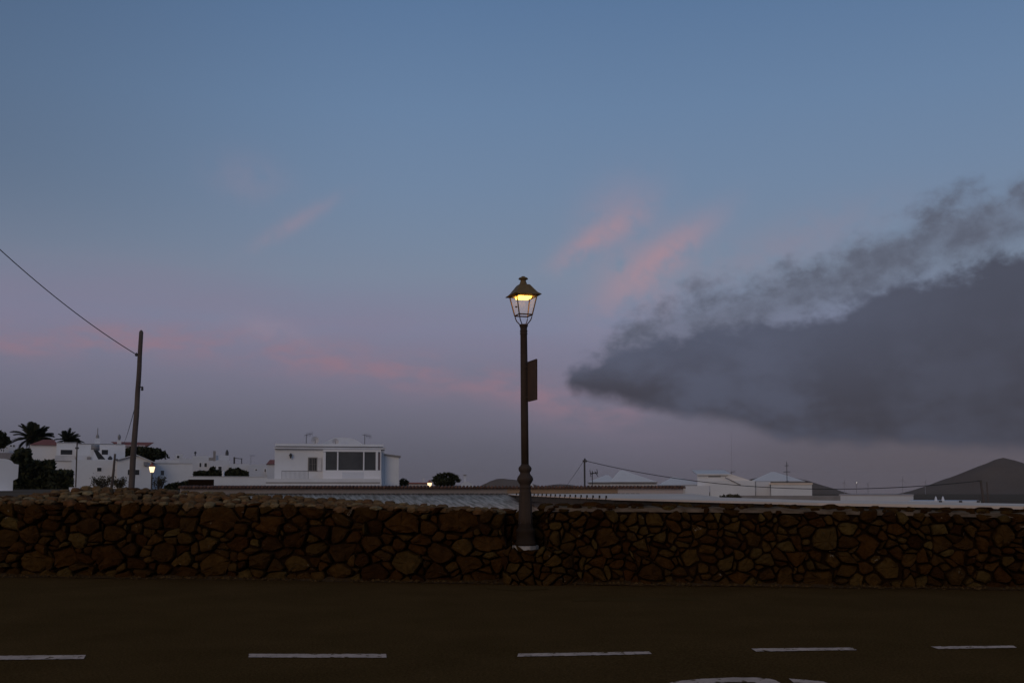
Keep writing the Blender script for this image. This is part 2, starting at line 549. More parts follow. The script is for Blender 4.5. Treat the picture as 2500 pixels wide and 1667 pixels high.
class MB:
    def __init__(s): s.v, s.f = [], []

    def add(s, vs, fs):
        o = len(s.v)
        s.v += [tuple(x) for x in vs]
        s.f += [tuple(i + o for i in f) for f in fs]
        return s

    def box(s, a, b):
        x0, y0, z0 = a
        x1, y1, z1 = b
        return s.add([(x0, y0, z0), (x1, y0, z0), (x1, y1, z0), (x0, y1, z0), (x0, y0, z1), (x1, y0, z1), (x1, y1, z1), (x0, y1, z1)],
                     [(0, 3, 2, 1), (4, 5, 6, 7), (0, 1, 5, 4), (1, 2, 6, 5), (2, 3, 7, 6), (3, 0, 4, 7)])

    def prism(s, poly, y0, y1):
        """polygon given as (x, z), extruded from y0 to y1"""
        n = len(poly)
        vs = [(x, y0, z) for x, z in poly] + [(x, y1, z) for x, z in poly]
        fs = [tuple(range(n)), tuple(range(2 * n - 1, n - 1, -1))]
        fs += [(i, i + n, (i + 1) % n + n, (i + 1) % n) for i in range(n)]
        return s.add(vs, fs)

    def slab(s, pts, t):
        """polygon of 3-D points thickened downwards by t"""
        n = len(pts)
        vs = [tuple(p) for p in pts] + [(p[0], p[1], p[2] - t) for p in pts]
        fs = [tuple(range(n)), tuple(range(2 * n - 1, n - 1, -1))] + [(i, i + n, (i + 1) % n + n, (i + 1) % n) for i in range(n)]
        return s.add(vs, fs)

    def hip(s, x0, x1, y0, y1, z0, z1, rx=0.0, ry=0.0, cx=None, cy=None):
        """hipped or pyramid roof with a closed base"""
        cx = (x0 + x1) / 2 if cx is None else cx
        cy = (y0 + y1) / 2 if cy is None else cy
        vs = [(x0, y0, z0), (x1, y0, z0), (x1, y1, z0), (x0, y1, z0),
              (cx - rx, cy - ry, z1), (cx + rx + 1e-3, cy - ry, z1), (cx + rx + 1e-3, cy + ry + 1e-3, z1), (cx - rx, cy + ry + 1e-3, z1)]
        return s.add(vs, [(0, 3, 2, 1), (4, 5, 6, 7), (0, 1, 5, 4), (1, 2, 6, 5), (2, 3, 7, 6), (3, 0, 4, 7)])

    def lathe(s, prof, n=16, c=(0, 0, 0), cap=True):
        o = len(s.v)
        for r, z in prof:
            for i in range(n):
                a = 2 * pi * i / n
                s.v.append((c[0] + r * cos(a), c[1] + r * sin(a), c[2] + z))
        for k in range(len(prof) - 1):
            for i in range(n):
                j = (i + 1) % n
                s.f.append((o + k * n + i, o + k * n + j, o + (k + 1) * n + j, o + (k + 1) * n + i))
        if cap:
            s.f.append(tuple(o + i for i in range(n - 1, -1, -1)))
            s.f.append(tuple(o + (len(prof) - 1) * n + i for i in range(n)))
        return s

    def tube(s, pts, r, n=6):
        pts = [Vector(p) for p in pts]
        rs = r if isinstance(r, (list, tuple)) else [r] * len(pts)
        o = len(s.v)
        up = Vector((0, 0, 1))
        for k, p in enumerate(pts):
            d = (pts[min(k + 1, len(pts) - 1)] - pts[max(k - 1, 0)]).normalized()
            a = d.cross(up if abs(d.z) < 0.95 else Vector((1, 0, 0))).normalized()
            b = a.cross(d).normalized()
            for i in range(n):
                t = 2 * pi * i / n
                s.v.append(tuple(p + (a * cos(t) + b * sin(t)) * rs[k]))
        for k in range(len(pts) - 1):
            for i in range(n):
                j = (i + 1) % n
                s.f.append((o + k * n + i, o + k * n + j, o + (k + 1) * n + j, o + (k + 1) * n + i))
        s.f.append(tuple(o + i for i in range(n - 1, -1, -1)))
        s.f.append(tuple(o + (len(pts) - 1) * n + i for i in range(n)))
        return s

    def mesh(s, name, mat, smooth=False):
        me = bpy.data.meshes.new(name)
        me.from_pydata(s.v, [], s.f)
        if smooth: me.polygons.foreach_set('use_smooth', [True] * len(me.polygons))
        me.materials.append(MAT[mat])
        me.update()
        return me

    def build(s, name, mat, parent=None, smooth=False, loc=None):
        o = bpy.data.objects.new(name, s.mesh(name, mat, smooth))
        COL.objects.link(o)
        if parent is not None: o.parent = parent
        if loc is not None: o.location = loc
        return o


def tag(o, label=None, cat=None, group=None, kind=None):
    if label: o['label'] = label
    if cat: o['category'] = cat
    if group: o['group'] = group
    if kind: o['kind'] = kind
    return o


def empty(name, loc=(0, 0, 0), rz=0.0, label=None, cat=None, group=None):
    o = bpy.data.objects.new(name, None)
    o.empty_display_size = 0.2
    o.location = loc
    o.rotation_euler = (0, 0, rz)
    COL.objects.link(o)
    return tag(o, label, cat, group)


def ss(a, b, x):
    t = max(0.0, min(1.0, (x - a) / (b - a)))
    return t * t * (3 - 2 * t)


def lerp(a, b, t): return a + (b - a) * t


def interp(pts, x):
    if x <= pts[0][0]: return pts[0][1]
    for (a, fa), (b, fb) in zip(pts, pts[1:]):
        if x <= b: return fa + (fb - fa) * (x - a) / (b - a)
    return pts[-1][1]


# ------------------------------------------------------------------ ground
def wall_y(x):
    return 15.72 - 0.138 * x if x < 0 else 15.72 - 0.126 * x


def terrain(x, y):
    s = x / max(y, 8.0)
    if y < wall_y(x) + 0.5: return -0.08
    near = ss(wall_y(x) + 0.5, wall_y(x) + 0.9, y)
    L = ss(-0.27, -0.35, s)
    zl = 1.12 + 0.2 * ss(22, 45, y) - 0.004 * max(0, y - 120)
    zl += 11.5 * ss(150, 330, y) * ss(-0.41, -0.50, s) * (1 - ss(330, 900, y))
    zr = lerp(-0.5, 0.55, ss(48, 85, y)) if y < 120 else 0.55 - 0.0072 * (min(y, 7000) - 120)
    if y > 120: zl = lerp(1.3, zr, ss(120, 420, y)) + 11.5 * ss(150, 330, y) * ss(-0.41, -0.50, s) * (1 - ss(330, 900, y))
    zr = lerp(zr, -1.0 - 0.0062 * max(0, min(y, 7000) - 120), ss(0.302, 0.33, s) * (1 - ss(300, 1200, y)))
    z = lerp(zr, zl, L)
    z += 0.05 * mnoise.noise(Vector((x * 0.35, y * 0.35, 0))) * ss(18, 30, y)
    return lerp(-0.08, z, near)


ys = [-40, -10, 5, 12] + [15 + 0.35 * i for i in range(24)] + [24 + 1.5 * i for i in range(20)]
y = 56.0
while y < 7600:
    ys.append(y)
    y *= 1.07
ss_ = [-1.1 + 2.2 * i / 72 for i in range(73)]
mb = MB()
for y in ys:
    for s in ss_:
        x = s * max(y, 40.0)
        mb.v.append((x, y, terrain(x, y)))
n = len(ss_)
for j in range(len(ys) - 1):
    for i in range(n - 1):
        mb.f.append((j * n + i, j * n + i + 1, (j + 1) * n + i + 1, (j + 1) * n + i))
tag(mb.build('ground', 'ground', smooth=True), kind='structure')

# road: one gently uneven sheet up to the wall foot
mb = MB()
XS = [-40 + 80 * i / 100 for i in range(101)]
YS = [-14 + i for i in range(27)] + [12.5 + i * 0.4 for i in range(7)]
for yv in YS:
    for xv in XS:
        yy = yv + (wall_y(xv) + 0.25 - 14.9) * ss(8, 14.9, yv) if yv > 8 else yv
        mb.v.append((xv, yy, 0.0 + 0.012 * mnoise.noise(Vector((xv * 0.4, yv * 0.4, 3)))))
n = len(XS)
for j in range(len(YS) - 1):
    for i in range(n - 1):
        mb.f.append((j * n + i, j * n + i + 1, (j + 1) * n + i + 1, (j + 1) * n + i))
road = tag(mb.build('road', 'asphalt', smooth=True), kind='structure')

RN = random.Random(11)


def road_z(x, y): return 0.012 * mnoise.noise(Vector((x * 0.4, y * 0.4, 3)))


def painted(name, outline, mat, lift, parent):
    """a strip of paint: outline is two rows of px points (upper and lower), projected on the road"""
    up, lo = outline
    mb = MB()
    rows = []
    N = 40
    def resample(pts):
        out = []
        for k in range(N + 1):
            t = k / N * (len(pts) - 1)
            i = min(int(t), len(pts) - 2)
            f = t - i
            out.append((lerp(pts[i][0], pts[i + 1][0], f), lerp(pts[i][1], pts[i + 1][1], f)))
        return out
    a, b = resample(up), resample(lo)
    for k in range(N + 1):
        for (px, py), sg in ((a[k], 1), (b[k], -1)):
            g = G(px, py)
            jit = RN.uniform(-0.008, 0.008)
            mb.v.append((g.x + RN.uniform(-0.006, 0.006), g.y + jit, 0.012 * mnoise.noise(Vector((g.x * 0.4, g.y * 0.4, 3))) + lift))
    for k in range(N):
        mb.f.append((2 * k + 1, 2 * k + 3, 2 * k + 2, 2 * k))
    return mb.build(name, mat, parent)


dashes = [((-160, 1603.5), (209, 1599.5), (-160, 1614), (203, 1609), 0),
          ((608, 1595.5), (942, 1595.5), (605, 1604.5), (943, 1604.5), 0),
          ((1266, 1594.5), (1584, 1589), (1264, 1602), (1592, 1595), 0),
          ((1835, 1582.5), (2082, 1580.5), (1846, 1589.5), (2093, 1586.5), 0),
          ((2274, 1577.5), (2472, 1575.5), (2290, 1583.5), (2482, 1580.5), 0),
          ((2640, 1574), (2800, 1573), (2655, 1579), (2808, 1578), 0)]
for a, b, c, d, _ in dashes:
    painted('lane_dash', ([a, b], [c, d]), 'road_paint', 0.006, road)
# top of the painted symbol at the lower edge of the picture
painted('road_symbol_stroke', ([(1600, 1690), (1637, 1664), (1690, 1657), (1780, 1652.5), (1850, 1653), (1890, 1658), (1908, 1668), (1915, 1690)],
                               [(1690, 1720), (1700, 1672), (1735, 1666), (1790, 1663.5), (1840, 1664.5), (1860, 1670), (1868, 1680), (1870, 1720)]), 'road_paint', 0.006, road)
painted('road_symbol_stroke', ([(1926, 1656), (1945, 1657.5), (1975, 1660), (2010, 1664), (2050, 1676), (2070, 1700)],
                               [(1945, 1671), (1955, 1669), (1975, 1671), (1995, 1675), (2020, 1684), (2035, 1710)]), 'road_paint', 0.006, road)
# repair strip and dirt at the foot of the wall
painted('asphalt_patch', ([(1180, 1428), (1250, 1432), (1330, 1431)], [(1190, 1437), (1260, 1442), (1340, 1438)]), 'patch', 0.005, road)
painted('asphalt_patch', ([(1390, 1459), (1700, 1457.5)], [(1400, 1467), (1720, 1466)]), 'patch', 0.004, road)

mb = MB()
xs = [-16 + 0.12 * i for i in range(int(29 / 0.12))]
for x in xs:
    w = 0.16 + 0.10 * mnoise.noise(Vector((x * 0.9, 0, 5))) + 0.05 * mnoise.noise(Vector((x * 4, 0, 9)))
    yb = wall_y(x)
    for t in (0, 0.5, 1):
        mb.v.append((x, yb + 0.12 - (w + 0.12) * t, 0.004 + 0.055 * (1 - t) ** 1.5 + 0.012 * (1 - t) * RN.random() + 0.012 * mnoise.noise(Vector((x * 0.4, yb * 0.4, 3)))))
for i in range(len(xs) - 1):
    for k in (0, 1):
        mb.f.append((i * 3 + k, i * 3 + k + 1, i * 3 + k + 4, i * 3 + k + 3))
tag(mb.build('dirt_verge', 'soil', smooth=True), kind='structure')


mb = MB()
gr = random.Random(8)
for _ in range(1500):
    x = gr.uniform(-12, 12)
    off = abs(gr.gauss(0, 0.16))
    s_ = gr.uniform(0.008, 0.03) * (1.4 if off < 0.1 else 1)
    c = Vector((x, wall_y(x) - 0.02 - off, 0.012 + s_ * 0.2))
    ring = [c + Vector((s_ * cos(k * 1.257 + x) * gr.uniform(0.7, 1.2), s_ * sin(k * 1.257 + x) * gr.uniform(0.7, 1.2), 0)) for k in range(5)]
    o_ = len(mb.v)
    mb.v += [tuple(r) for r in ring] + [tuple(c + Vector((0, 0, s_ * gr.uniform(0.5, 0.9))))]
    mb.f += [(o_ + k, o_ + (k + 1) % 5, o_ + 5) for k in range(5)]
tag(mb.build('grit', 'grit'), 'loose grit along the foot of the stone walls', 'gravel', kind='stuff')

# ------------------------------------------------------------------ dry stone walls
def clip(poly, a, b, c):
    """keep a*x + b*y <= c"""
    out = []
    for i in range(len(poly)):
        p, q = poly[i], poly[(i + 1) % len(poly)]
        dp, dq = a * p[0] + b * p[1] - c, a * q[0] + b * q[1] - c
        if dp <= 0: out.append(p)
        if (dp < 0 < dq) or (dq < 0 < dp):
            t = dp / (dp - dq)
            out.append((p[0] + (q[0] - p[0]) * t, p[1] + (q[1] - p[1]) * t))
    return out


def pack(u0, u1, v0, v1, sizes, rng, aniso=1.28):
    """dart-thrown discs of falling size, then a power diagram"""
    sites = []
    U0, U1 = u0 / aniso, u1 / aniso
    area = (U1 - U0) * (v1 - v0)
    for r, dens, tries in sizes:
        want = int(area * dens)
        got = 0
        for _ in range(want * tries):
            if got >= want: break
            x, y = rng.uniform(U0, U1), rng.uniform(v0 + r * 0.3, v1)
            rr = r * rng.uniform(0.85, 1.18)
            if all((x - a) ** 2 + (y - b) ** 2 > (rr + q) ** 2 * 0.80 for a, b, q in sites):
                sites.append((x, y, rr))
                got += 1
    cells = []
    for i, (x, y, r) in enumerate(sites):
        poly = [(U0, v0), (U1, v0), (U1, v1), (U0, v1)]
        near = sorted((((x - a) ** 2 + (y - b) ** 2), a, b, q) for j, (a, b, q) in enumerate(sites)
                      if j != i and abs(x - a) < 1.0 and abs(y - b) < 1.0)
        for d2, a, b, q in near[:40]:
            cc = (a * a + b * b - q * q * 0.8) - (x * x + y * y - r * r * 0.8)
            poly = clip(poly, 2 * (a - x), 2 * (b - y), cc)
            if len(poly) < 3: break
        if len(poly) >= 3:
            jit = []
            for p in poly:
                hx = mnoise.noise(Vector((p[0] * 5.3, p[1] * 5.3, 2.2)))
                hy = mnoise.noise(Vector((p[0] * 5.3, p[1] * 5.3, 9.1)))
                jit.append((p[0] * aniso + 0.16 * hx, p[1] + (0.10 * hy if p[1] > v0 + 0.01 else 0)))
            cells.append(((x * aniso, y), jit))
    return cells


def chaikin(poly, rng, q=0.24):
    out = []
    for i in range(len(poly)):
        p, r = poly[i], poly[(i + 1) % len(poly)]
        a = q * rng.uniform(0.7, 1.3)
        b = q * rng.uniform(0.7, 1.3)
        out.append((p[0] + (r[0] - p[0]) * a, p[1] + (r[1] - p[1]) * a))
        out.append((r[0] + (p[0] - r[0]) * b, r[1] + (p[1] - r[1]) * b))
    return out


def tidy(poly, eps=0.018):
    out = []
    for p in poly:
        if not out or hypot(p[0] - out[-1][0], p[1] - out[-1][1]) > eps: out.append(p)
    while len(out) > 3 and hypot(out[0][0] - out[-1][0], out[0][1] - out[-1][1]) < eps: out.pop()
    return out


def face_stone(poly, rng, mapf, gap=0.011, proud=None):
    gap = gap * rng.uniform(0.5, 2.1)
    """a rough stone whose outline fills a cell of the wall face; returns verts and faces in wall space"""
    poly = tidy(poly)
    if len(poly) < 3: return None
    cx = sum(p[0] for p in poly) / len(poly)
    cy = sum(p[1] for p in poly) / len(poly)
    rad = sum(hypot(p[0] - cx, p[1] - cy) for p in poly) / len(poly)
    if rad < 0.022: return None
    k = max(0.4, 1 - gap / rad)
    ra = rng.gauss(0, 0.07)
    kx, ky = k * rng.uniform(0.95, 1.02), k * rng.uniform(0.94, 1.02)
    poly = [(cx + ((p[0] - cx) * cos(ra) - (p[1] - cy) * sin(ra)) * kx, cy + ((p[0] - cx) * sin(ra) + (p[1] - cy) * cos(ra)) * ky) for p in poly]
    out = chaikin(poly, rng, rng.uniform(0.13, 0.28))
    if len(out) < 8: out = chaikin(out, rng, 0.2)
    n = len(out)
    out = [(x + rng.gauss(0, rad * 0.035), y + rng.gauss(0, rad * 0.035)) for x, y in out]
    front = proud if proud is not None else rng.uniform(-0.045, 0.085)
    tu, tv = rng.uniform(-0.28, 0.28), rng.uniform(-0.30, 0.16)
    bul = min(0.07, rad * rng.uniform(0.14, 0.36))
    ox, oy = rng.uniform(-0.2, 0.2) * rad, rng.uniform(-0.2, 0.2) * rad
    rings = [(0.97, -0.16, 0), (1.0, front - bul * 1.0, 0.4), (0.90, front - bul * 0.22, 0.9), (0.55, front + bul * 0.25, 1.0)]
    vs, fs = [], []
    for s, w, tf in rings:
        for x, y in out:
            ax = cx + (x - cx) * s + ox * (1 - s)
            ay = cy + (y - cy) * s + oy * (1 - s)
            ww = w + tf * ((ax - cx) * tu + (ay - cy) * tv) + (rng.gauss(0, 0.05 * rad) if tf else 0)
            vs.append(mapf(ax, ay, ww))
    vs.append(mapf(cx + ox, cy + oy, front + bul * 0.3 + rng.gauss(0, 0.04 * rad)))
    for r in range(3):
        for i in range(n):
            j = (i + 1) % n
            fs.append((r * n + i, r * n + j, (r + 1) * n + j, (r + 1) * n + i))
    for i in range(n):
        fs.append((3 * n + i, 3 * n + (i + 1) % n, 4 * n))
    return vs, fs, rad


def lump(c, rx, ry, rz, rng, ang=0.0):
    """a rough loose stone, 8 x 5 rings"""
    vs, fs = [], []
    n = 9
    lat = [-0.62, -0.1, 0.45, 0.82]
    sx_, sy_ = rng.random() * 50, rng.random() * 50
    for l in lat:
        rr = sqrt(1 - l * l)
        for i in range(n):
            a = 2 * pi * i / n + rng.uniform(-0.2, 0.2)
            k = 1 + 0.28 * mnoise.noise(Vector((cos(a) * 1.3 + sx_, sin(a) * 1.3 + sy_, l * 1.6))) + rng.gauss(0, 0.04)
            x, y, z = rr * cos(a) * rx * k, rr * sin(a) * ry * k, l * rz * k
            vs.append((c[0] + x * cos(ang) - y * sin(ang), c[1] + x * sin(ang) + y * cos(ang), c[2] + z))
    m = len(vs)
    vs.append((c[0], c[1], c[2] - rz * 0.85))
    vs.append((c[0] + rng.uniform(-0.2, 0.2) * rx, c[1], c[2] + rz * rng.uniform(0.88, 1.0)))
    for r in range(len(lat) - 1):
        for i in range(n):
            j = (i + 1) % n
            fs.append((r * n + i, r * n + j, (r + 1) * n + j, (r + 1) * n + i))
    for i in range(n):
        j = (i + 1) % n
        fs.append((j, i, m))
        fs.append(((len(lat) - 1) * n + i, (len(lat) - 1) * n + j, m + 1))
    return vs, fs, (rx + rz) / 2


def finish_stones(root, stones, visible, limit=296, caps=()):
    """the largest in view become stones of their own, the rest one joined part"""
    inview = sorted([s for s in stones if visible(s)], key=lambda s: -s[2])
    single, rest = inview[:limit], inview[limit:] + [s for s in stones if not visible(s)]
    for st in single:
        vs, fs = st[0], st[1]
        c = Vector([sum(v[i] for v in vs) / len(vs) for i in range(3)])
        mb = MB()
        mb.add([tuple(Vector(v) - c) for v in vs], fs)
        mb.build('stone', 'basalt_skylit' if len(st) > 3 else 'basalt', root, False, c - root.location)
    if rest:
        mb = MB()
        for st in [q for q in rest if len(q) == 3]:
            vs, fs = st[0], st[1]
            mb.add([tuple(Vector(v) - root.location) for v in vs], fs)
        tag(mb.build('small_stones', 'basalt', root, False), kind='stuff')
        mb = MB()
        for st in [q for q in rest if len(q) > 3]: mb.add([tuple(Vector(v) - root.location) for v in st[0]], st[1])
        if mb.v: tag(mb.build('small_top_stones', 'basalt_skylit', root, False), kind='stuff')


def px_of(p):
    d = Vector(p) - Vector((0, 0, EYE))
    return 1250 + FPX * d.x / (d.y * cos(PITCH) + d.z * sin(PITCH))


def vis(s): return -30 < px_of(s[0][0]) < 2530


def wall_map(xa, xb):
    a, b = Vector((xa, wall_y(xa), 0)), Vector((xb, wall_y(xb), 0))
    d = (b - a).normalized()
    nrm = Vector((d.y, -d.x, 0))
    return a, d, nrm, (b - a).length


# --- left wall with a rubble top that climbs towards the back
NICHE0, NICHE1 = -0.14, 0.50
rng = random.Random(5)
xa, xb = -12.5, NICHE0
a, d, nrm, LEN = wall_map(xa, xb)
topL = [(-12.5, 1.27), (-8.7, 1.245), (-3.7, 1.20), (-1.5, 1.16), (0.0, 1.12)]
backL = [(-12.5, 1.34), (-9.0, 1.34), (-8.4, 1.40), (-7.7, 1.50), (-6.5, 1.465), (-5.2, 1.405), (-3.73, 1.325), (-2.4, 1.25), (-1.0, 1.165), (0, 1.11)]


def mapL(u, v, w):
    p = a + d * u + nrm * w
    return (p.x, p.y, v)


wl = empty('stone_wall', (a + d * (LEN / 2)), 0, 'longer dry stone wall left of the street lamp with large brown boulders and rubble top', 'wall')
cells = pack(0, LEN, -0.04, 1.32, [(0.215, 1.0, 60), (0.16, 3.4, 60), (0.11, 8, 60), (0.072, 14, 60), (0.042, 20, 40)], rng, 1.42)
stones = []
for (u, v), poly in cells:
    x = (a + d * u).x
    top = interp(topL, x) + rng.uniform(-0.02, 0.035)
    if v > top - 0.01: continue
    poly = clip(poly, 0, 1, top)
    if len(poly) < 3: continue
    s = face_stone(poly, rng, mapL)
    if s: stones.append(s)
# loose stones of the top, row behind row
for row, (back, step) in enumerate(((0.13, 0.17), (0.30, 0.15), (0.47, 0.19), (0.64, 0.15), (0.81, 0.18), (0.98, 0.17))):
    u = rng.uniform(0, 0.2)
    while u < LEN - 0.08:
        sz = step * rng.uniform(0.45, 0.75)
        x = (a + d * u).x
        zt, zb = interp(topL, x), interp(backL, x)
        z = lerp(zt, zb, back / 0.98)
        p = a + d * u - nrm * (back + rng.uniform(-0.06, 0.06))
        h = sz * rng.uniform(0.3, 0.75)
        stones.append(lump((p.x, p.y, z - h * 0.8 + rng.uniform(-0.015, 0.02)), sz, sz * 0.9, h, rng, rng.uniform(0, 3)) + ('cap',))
        u += sz * rng.uniform(1.5, 2.1)
finish_stones(wl, stones, vis)
mb = MB()
N = 90
for i in range(N + 1):
    u = LEN * i / N
    x = (a + d * u).x
    zt, zb = interp(topL, x) - 0.06, interp(backL, x) - 0.075
    for w, z in ((-0.10, -0.05), (-0.10, zt), (-0.45, lerp(zt, zb, 0.42)), (-0.85, lerp(zt, zb, 0.85)), (-1.1, zb), (-1.12, -0.05)):
        mb.v.append(tuple(Vector(mapL(u, z + (0.02 * mnoise.noise(Vector((u * 3, w * 9, 0))) if z > 0 else 0), w)) - wl.location))
for i in range(N):
    for k in range(5):
        mb.f.append((i * 6 + k, i * 6 + k + 1, i * 6 + k + 7, i * 6 + k + 6))
mb.f.append((5, 4, 3, 2, 1, 0))
mb.f.append(tuple(N * 6 + k for k in range(6)))
mb.build('rubble_core', 'core', wl)

# --- right wall, smaller stones, a mortar bed along its top
rng = random.Random(23)
xa, xb = NICHE1, 12.0
a2, d2, nrm2, LEN2 = wall_map(xa, xb)
topR = [(0.4, 1.155), (1.0, 1.15), (3.8, 1.14), (5.5, 1.11), (7.6, 1.075), (12, 1.05)]


def mapR(u, v, w):
    p = a2 + d2 * u + nrm2 * w
    return (p.x, p.y, v)


wr = empty('stone_wall', (a2 + d2 * (LEN2 / 2)), 0, 'dry stone wall right of the street lamp with smaller stones and a pale mortar top', 'wall')
cells = pack(0, LEN2, -0.04, 1.2, [(0.17, 1.0, 60), (0.125, 4.5, 60), (0.088, 12, 60), (0.06, 22, 60), (0.04, 26, 40)], rng, 1.1)
stones = []
for (u, v), poly in cells:
    x = (a2 + d2 * u).x
    top = interp(topR, x) + rng.uniform(-0.02, 0.05)
    if v > top - 0.01: continue
    poly = clip(poly, 0, 1, top)
    if len(poly) < 3: continue
    s = face_stone(poly, rng, mapR, 0.012)
    if s: stones.append(s)
# the back row of the coping, beyond the mortar
u = 0.0
while u < LEN2:
    sz = rng.uniform(0.09, 0.20)
    x = (a2 + d2 * u).x
    p = a2 + d2 * u - nrm2 * (0.52 + rng.uniform(-0.03, 0.03))
    h = rng.uniform(0.05, 0.085)
    if rng.random() < 0.95:
        stones.append(lump((p.x, p.y, interp(topR, x) + 0.105 - h + rng.uniform(-0.02, 0.012)), sz, sz * 0.8, h, rng, rng.uniform(0, 3)))
    u += sz * rng.uniform(1.5, 2.2)
for _ in range(int(LEN2 * 7)):
    u = rng.uniform(0, LEN2)
    x = (a2 + d2 * u).x
    w = rng.uniform(0.12, 0.42)
    p = a2 + d2 * u - nrm2 * w
    sz = rng.uniform(0.04, 0.10)
    stones.append(lump((p.x, p.y, interp(topR, x) + 0.02 + 0.06 * w + rng.uniform(-0.02, 0.015)), sz, sz * 0.8, sz * rng.uniform(0.4, 0.7), rng, rng.uniform(0, 3)))
finish_stones(wr, stones, vis)
mb = MB()
N = 220
for i in range(N + 1):
    u = LEN2 * i / N
    x = (a2 + d2 * u).x
    zt = interp(topR, x)
    n1 = mnoise.noise(Vector((u * 2.3, 0, 3))) + 0.6 * mnoise.noise(Vector((u * 7, 0, 8)))
    for w, z in ((-0.03 - 0.03 * n1, zt - 0.035), (-0.10, zt + 0.008 + 0.02 * n1), (-0.27, zt + 0.028 + 0.035 * mnoise.noise(Vector((u * 5, 2, 3)))),
                 (-0.45, zt + 0.045 + 0.03 * mnoise.noise(Vector((u * 4, 7, 3)))), (-0.50, zt - 0.04)):
        mb.v.append(tuple(Vector(mapR(u, z, w)) - wr.location))
for i in range(N):
    for k in range(4):
        mb.f.append((i * 5 + k, i * 5 + k + 1, i * 5 + k + 6, i * 5 + k + 5))
mb.build('mortar_top', 'mortar', wr, True)
mb = MB()
vs = []
for w in (-0.10, -0.58):
    for u, z in ((0, -0.05), (LEN2, -0.05), (LEN2, interp(topR, 12) - 0.045), (LEN2 * 0.3, 1.095), (0, 1.10)):
        vs.append(tuple(Vector(mapR(u, z, w)) - wr.location))
mb.add(vs, [(0, 1, 2, 3, 4), (9, 8, 7, 6, 5)] + [(i, i + 5, (i + 1) % 5 + 5, (i + 1) % 5) for i in range(5)])
mb.build('rubble_core', 'core', wr)

# --- niche behind the lamp and the rounded stone plinth under it
rng = random.Random(31)
PLX, PLW, PLZ = 0.40, 0.56, 0.575
pc = Vector((PLX, wall_y(PLX), 0))
dn = d2
plinth = empty('lamp_plinth', pc, 0, 'rounded stone plinth with a pale slab under the street lamp', 'plinth')


def mapP(u, v, w):
    t = max(0.0, 1 - (u / (PLW * 1.03)) ** 2)
    p = pc + dn * u + nrm2 * (w * (0.4 + 0.6 * sqrt(t)) + 0.30 * sqrt(t) * (1 - 0.12 * v) + 0.02)
    return (p.x, p.y, v)


stones = []
for (u, v), poly in pack(-PLW, PLW, -0.03, PLZ - 0.03, [(0.12, 3, 60), (0.09, 9, 60), (0.065, 20, 60), (0.04, 30, 50)], rng, 1.15):
    s = face_stone(poly, rng, mapP, 0.009)
    if s: stones.append(s)


def mapN(u, v, w):
    p = Vector((NICHE0, wall_y(NICHE0), 0)) + dn * u + nrm2 * (w - 0.42)
    return (p.x, p.y, v)


for (u, v), poly in pack(-0.06, 0.72, 0.45, 1.12, [(0.11, 6, 60), (0.08, 14, 60), (0.055, 24, 60)], rng, 1.2):
    s = face_stone(poly, rng, mapN, 0.011)
    if s: stones.append(s)
finish_stones(plinth, stones, vis)
mb = MB()
pts = []
for i in range(17):
    t = -1 + 2 * i / 16
    u = PLW * t * 0.985
    p = pc + dn * u + nrm2 * (0.24 * sqrt(max(0, 1 - t * t)) - 0.08)
    pts.append((p.x - pc.x, p.y - pc.y, PLZ - 0.05))
for t in (1, -1):
    p = pc + dn * (PLW * 0.985 * t) - nrm2 * 0.62
    pts.append((p.x - pc.x, p.y - pc.y, PLZ - 0.05))
mb.slab(pts, PLZ + 0.0)
mb.build('rubble_core', 'core', plinth)
mb = MB()
b0 = Vector((NICHE0, wall_y(NICHE0), 0)) - nrm2 * 0.50 - pc
b1 = b0 + dn * 0.66
b2, b3 = b1 - nrm2 * 0.2, b0 - nrm2 * 0.2
mb.slab([(q.x, q.y, 1.09) for q in (b0, b1, b2, b3)], 0.7)
mb.build('niche_core', 'core', plinth)

LX, LY = P(1283.5, 1330, 15.72).x, 15.72
LZ = P(1283.5, 1331, LY).z
mb = MB()
sl = []
for i in range(10):
    ang = 2 * pi * i / 10
    r = 0.205 * (1 + 0.06 * rng.uniform(-1, 1))
    sl.append((LX - pc.x + r * cos(ang) * 0.98, LY - pc.y + r * sin(ang), LZ))
mb.slab(sl, 0.065)
mb.build('slab', 'slab', plinth)

# ------------------------------------------------------------------ the street lamp
lamp = empty('street_lamp', (LX, LY, LZ), 0, 'tall dark iron street lamp with a lit four sided lantern in the wall', 'street lamp', 'street lamps')
lamp.rotation_euler = (0, -0.0085, 0)


def hz(py): return P(1280, py, LY).z - LZ


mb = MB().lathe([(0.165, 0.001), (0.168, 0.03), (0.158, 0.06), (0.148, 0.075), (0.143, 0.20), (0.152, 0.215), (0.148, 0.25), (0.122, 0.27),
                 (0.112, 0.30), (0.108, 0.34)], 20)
mb.build('base', 'lamp_base_shaded', lamp, True)
mb = MB().lathe([(0.108, hz(1282)), (0.104, hz(1262)), (0.086, hz(1196)), (0.083, hz(1192)), (0.092, hz(1190.5)), (0.092, hz(1187.5)), (0.084, hz(1186)),
                 (0.086, hz(1182)), (0.11, hz(1176.5)), (0.126, hz(1172)), (0.128, hz(1169)), (0.116, hz(1163.5)), (0.088, hz(1158)),
                 (0.079, hz(1155)), (0.079, hz(1152.5)), (0.093, hz(1150)), (0.103, hz(1146)), (0.104, hz(1143)), (0.095, hz(1139.5)),
                 (0.072, hz(1136)), (0.0605, hz(1133))], 20)
mb.build('pedestal', 'lamp_iron', lamp, True)
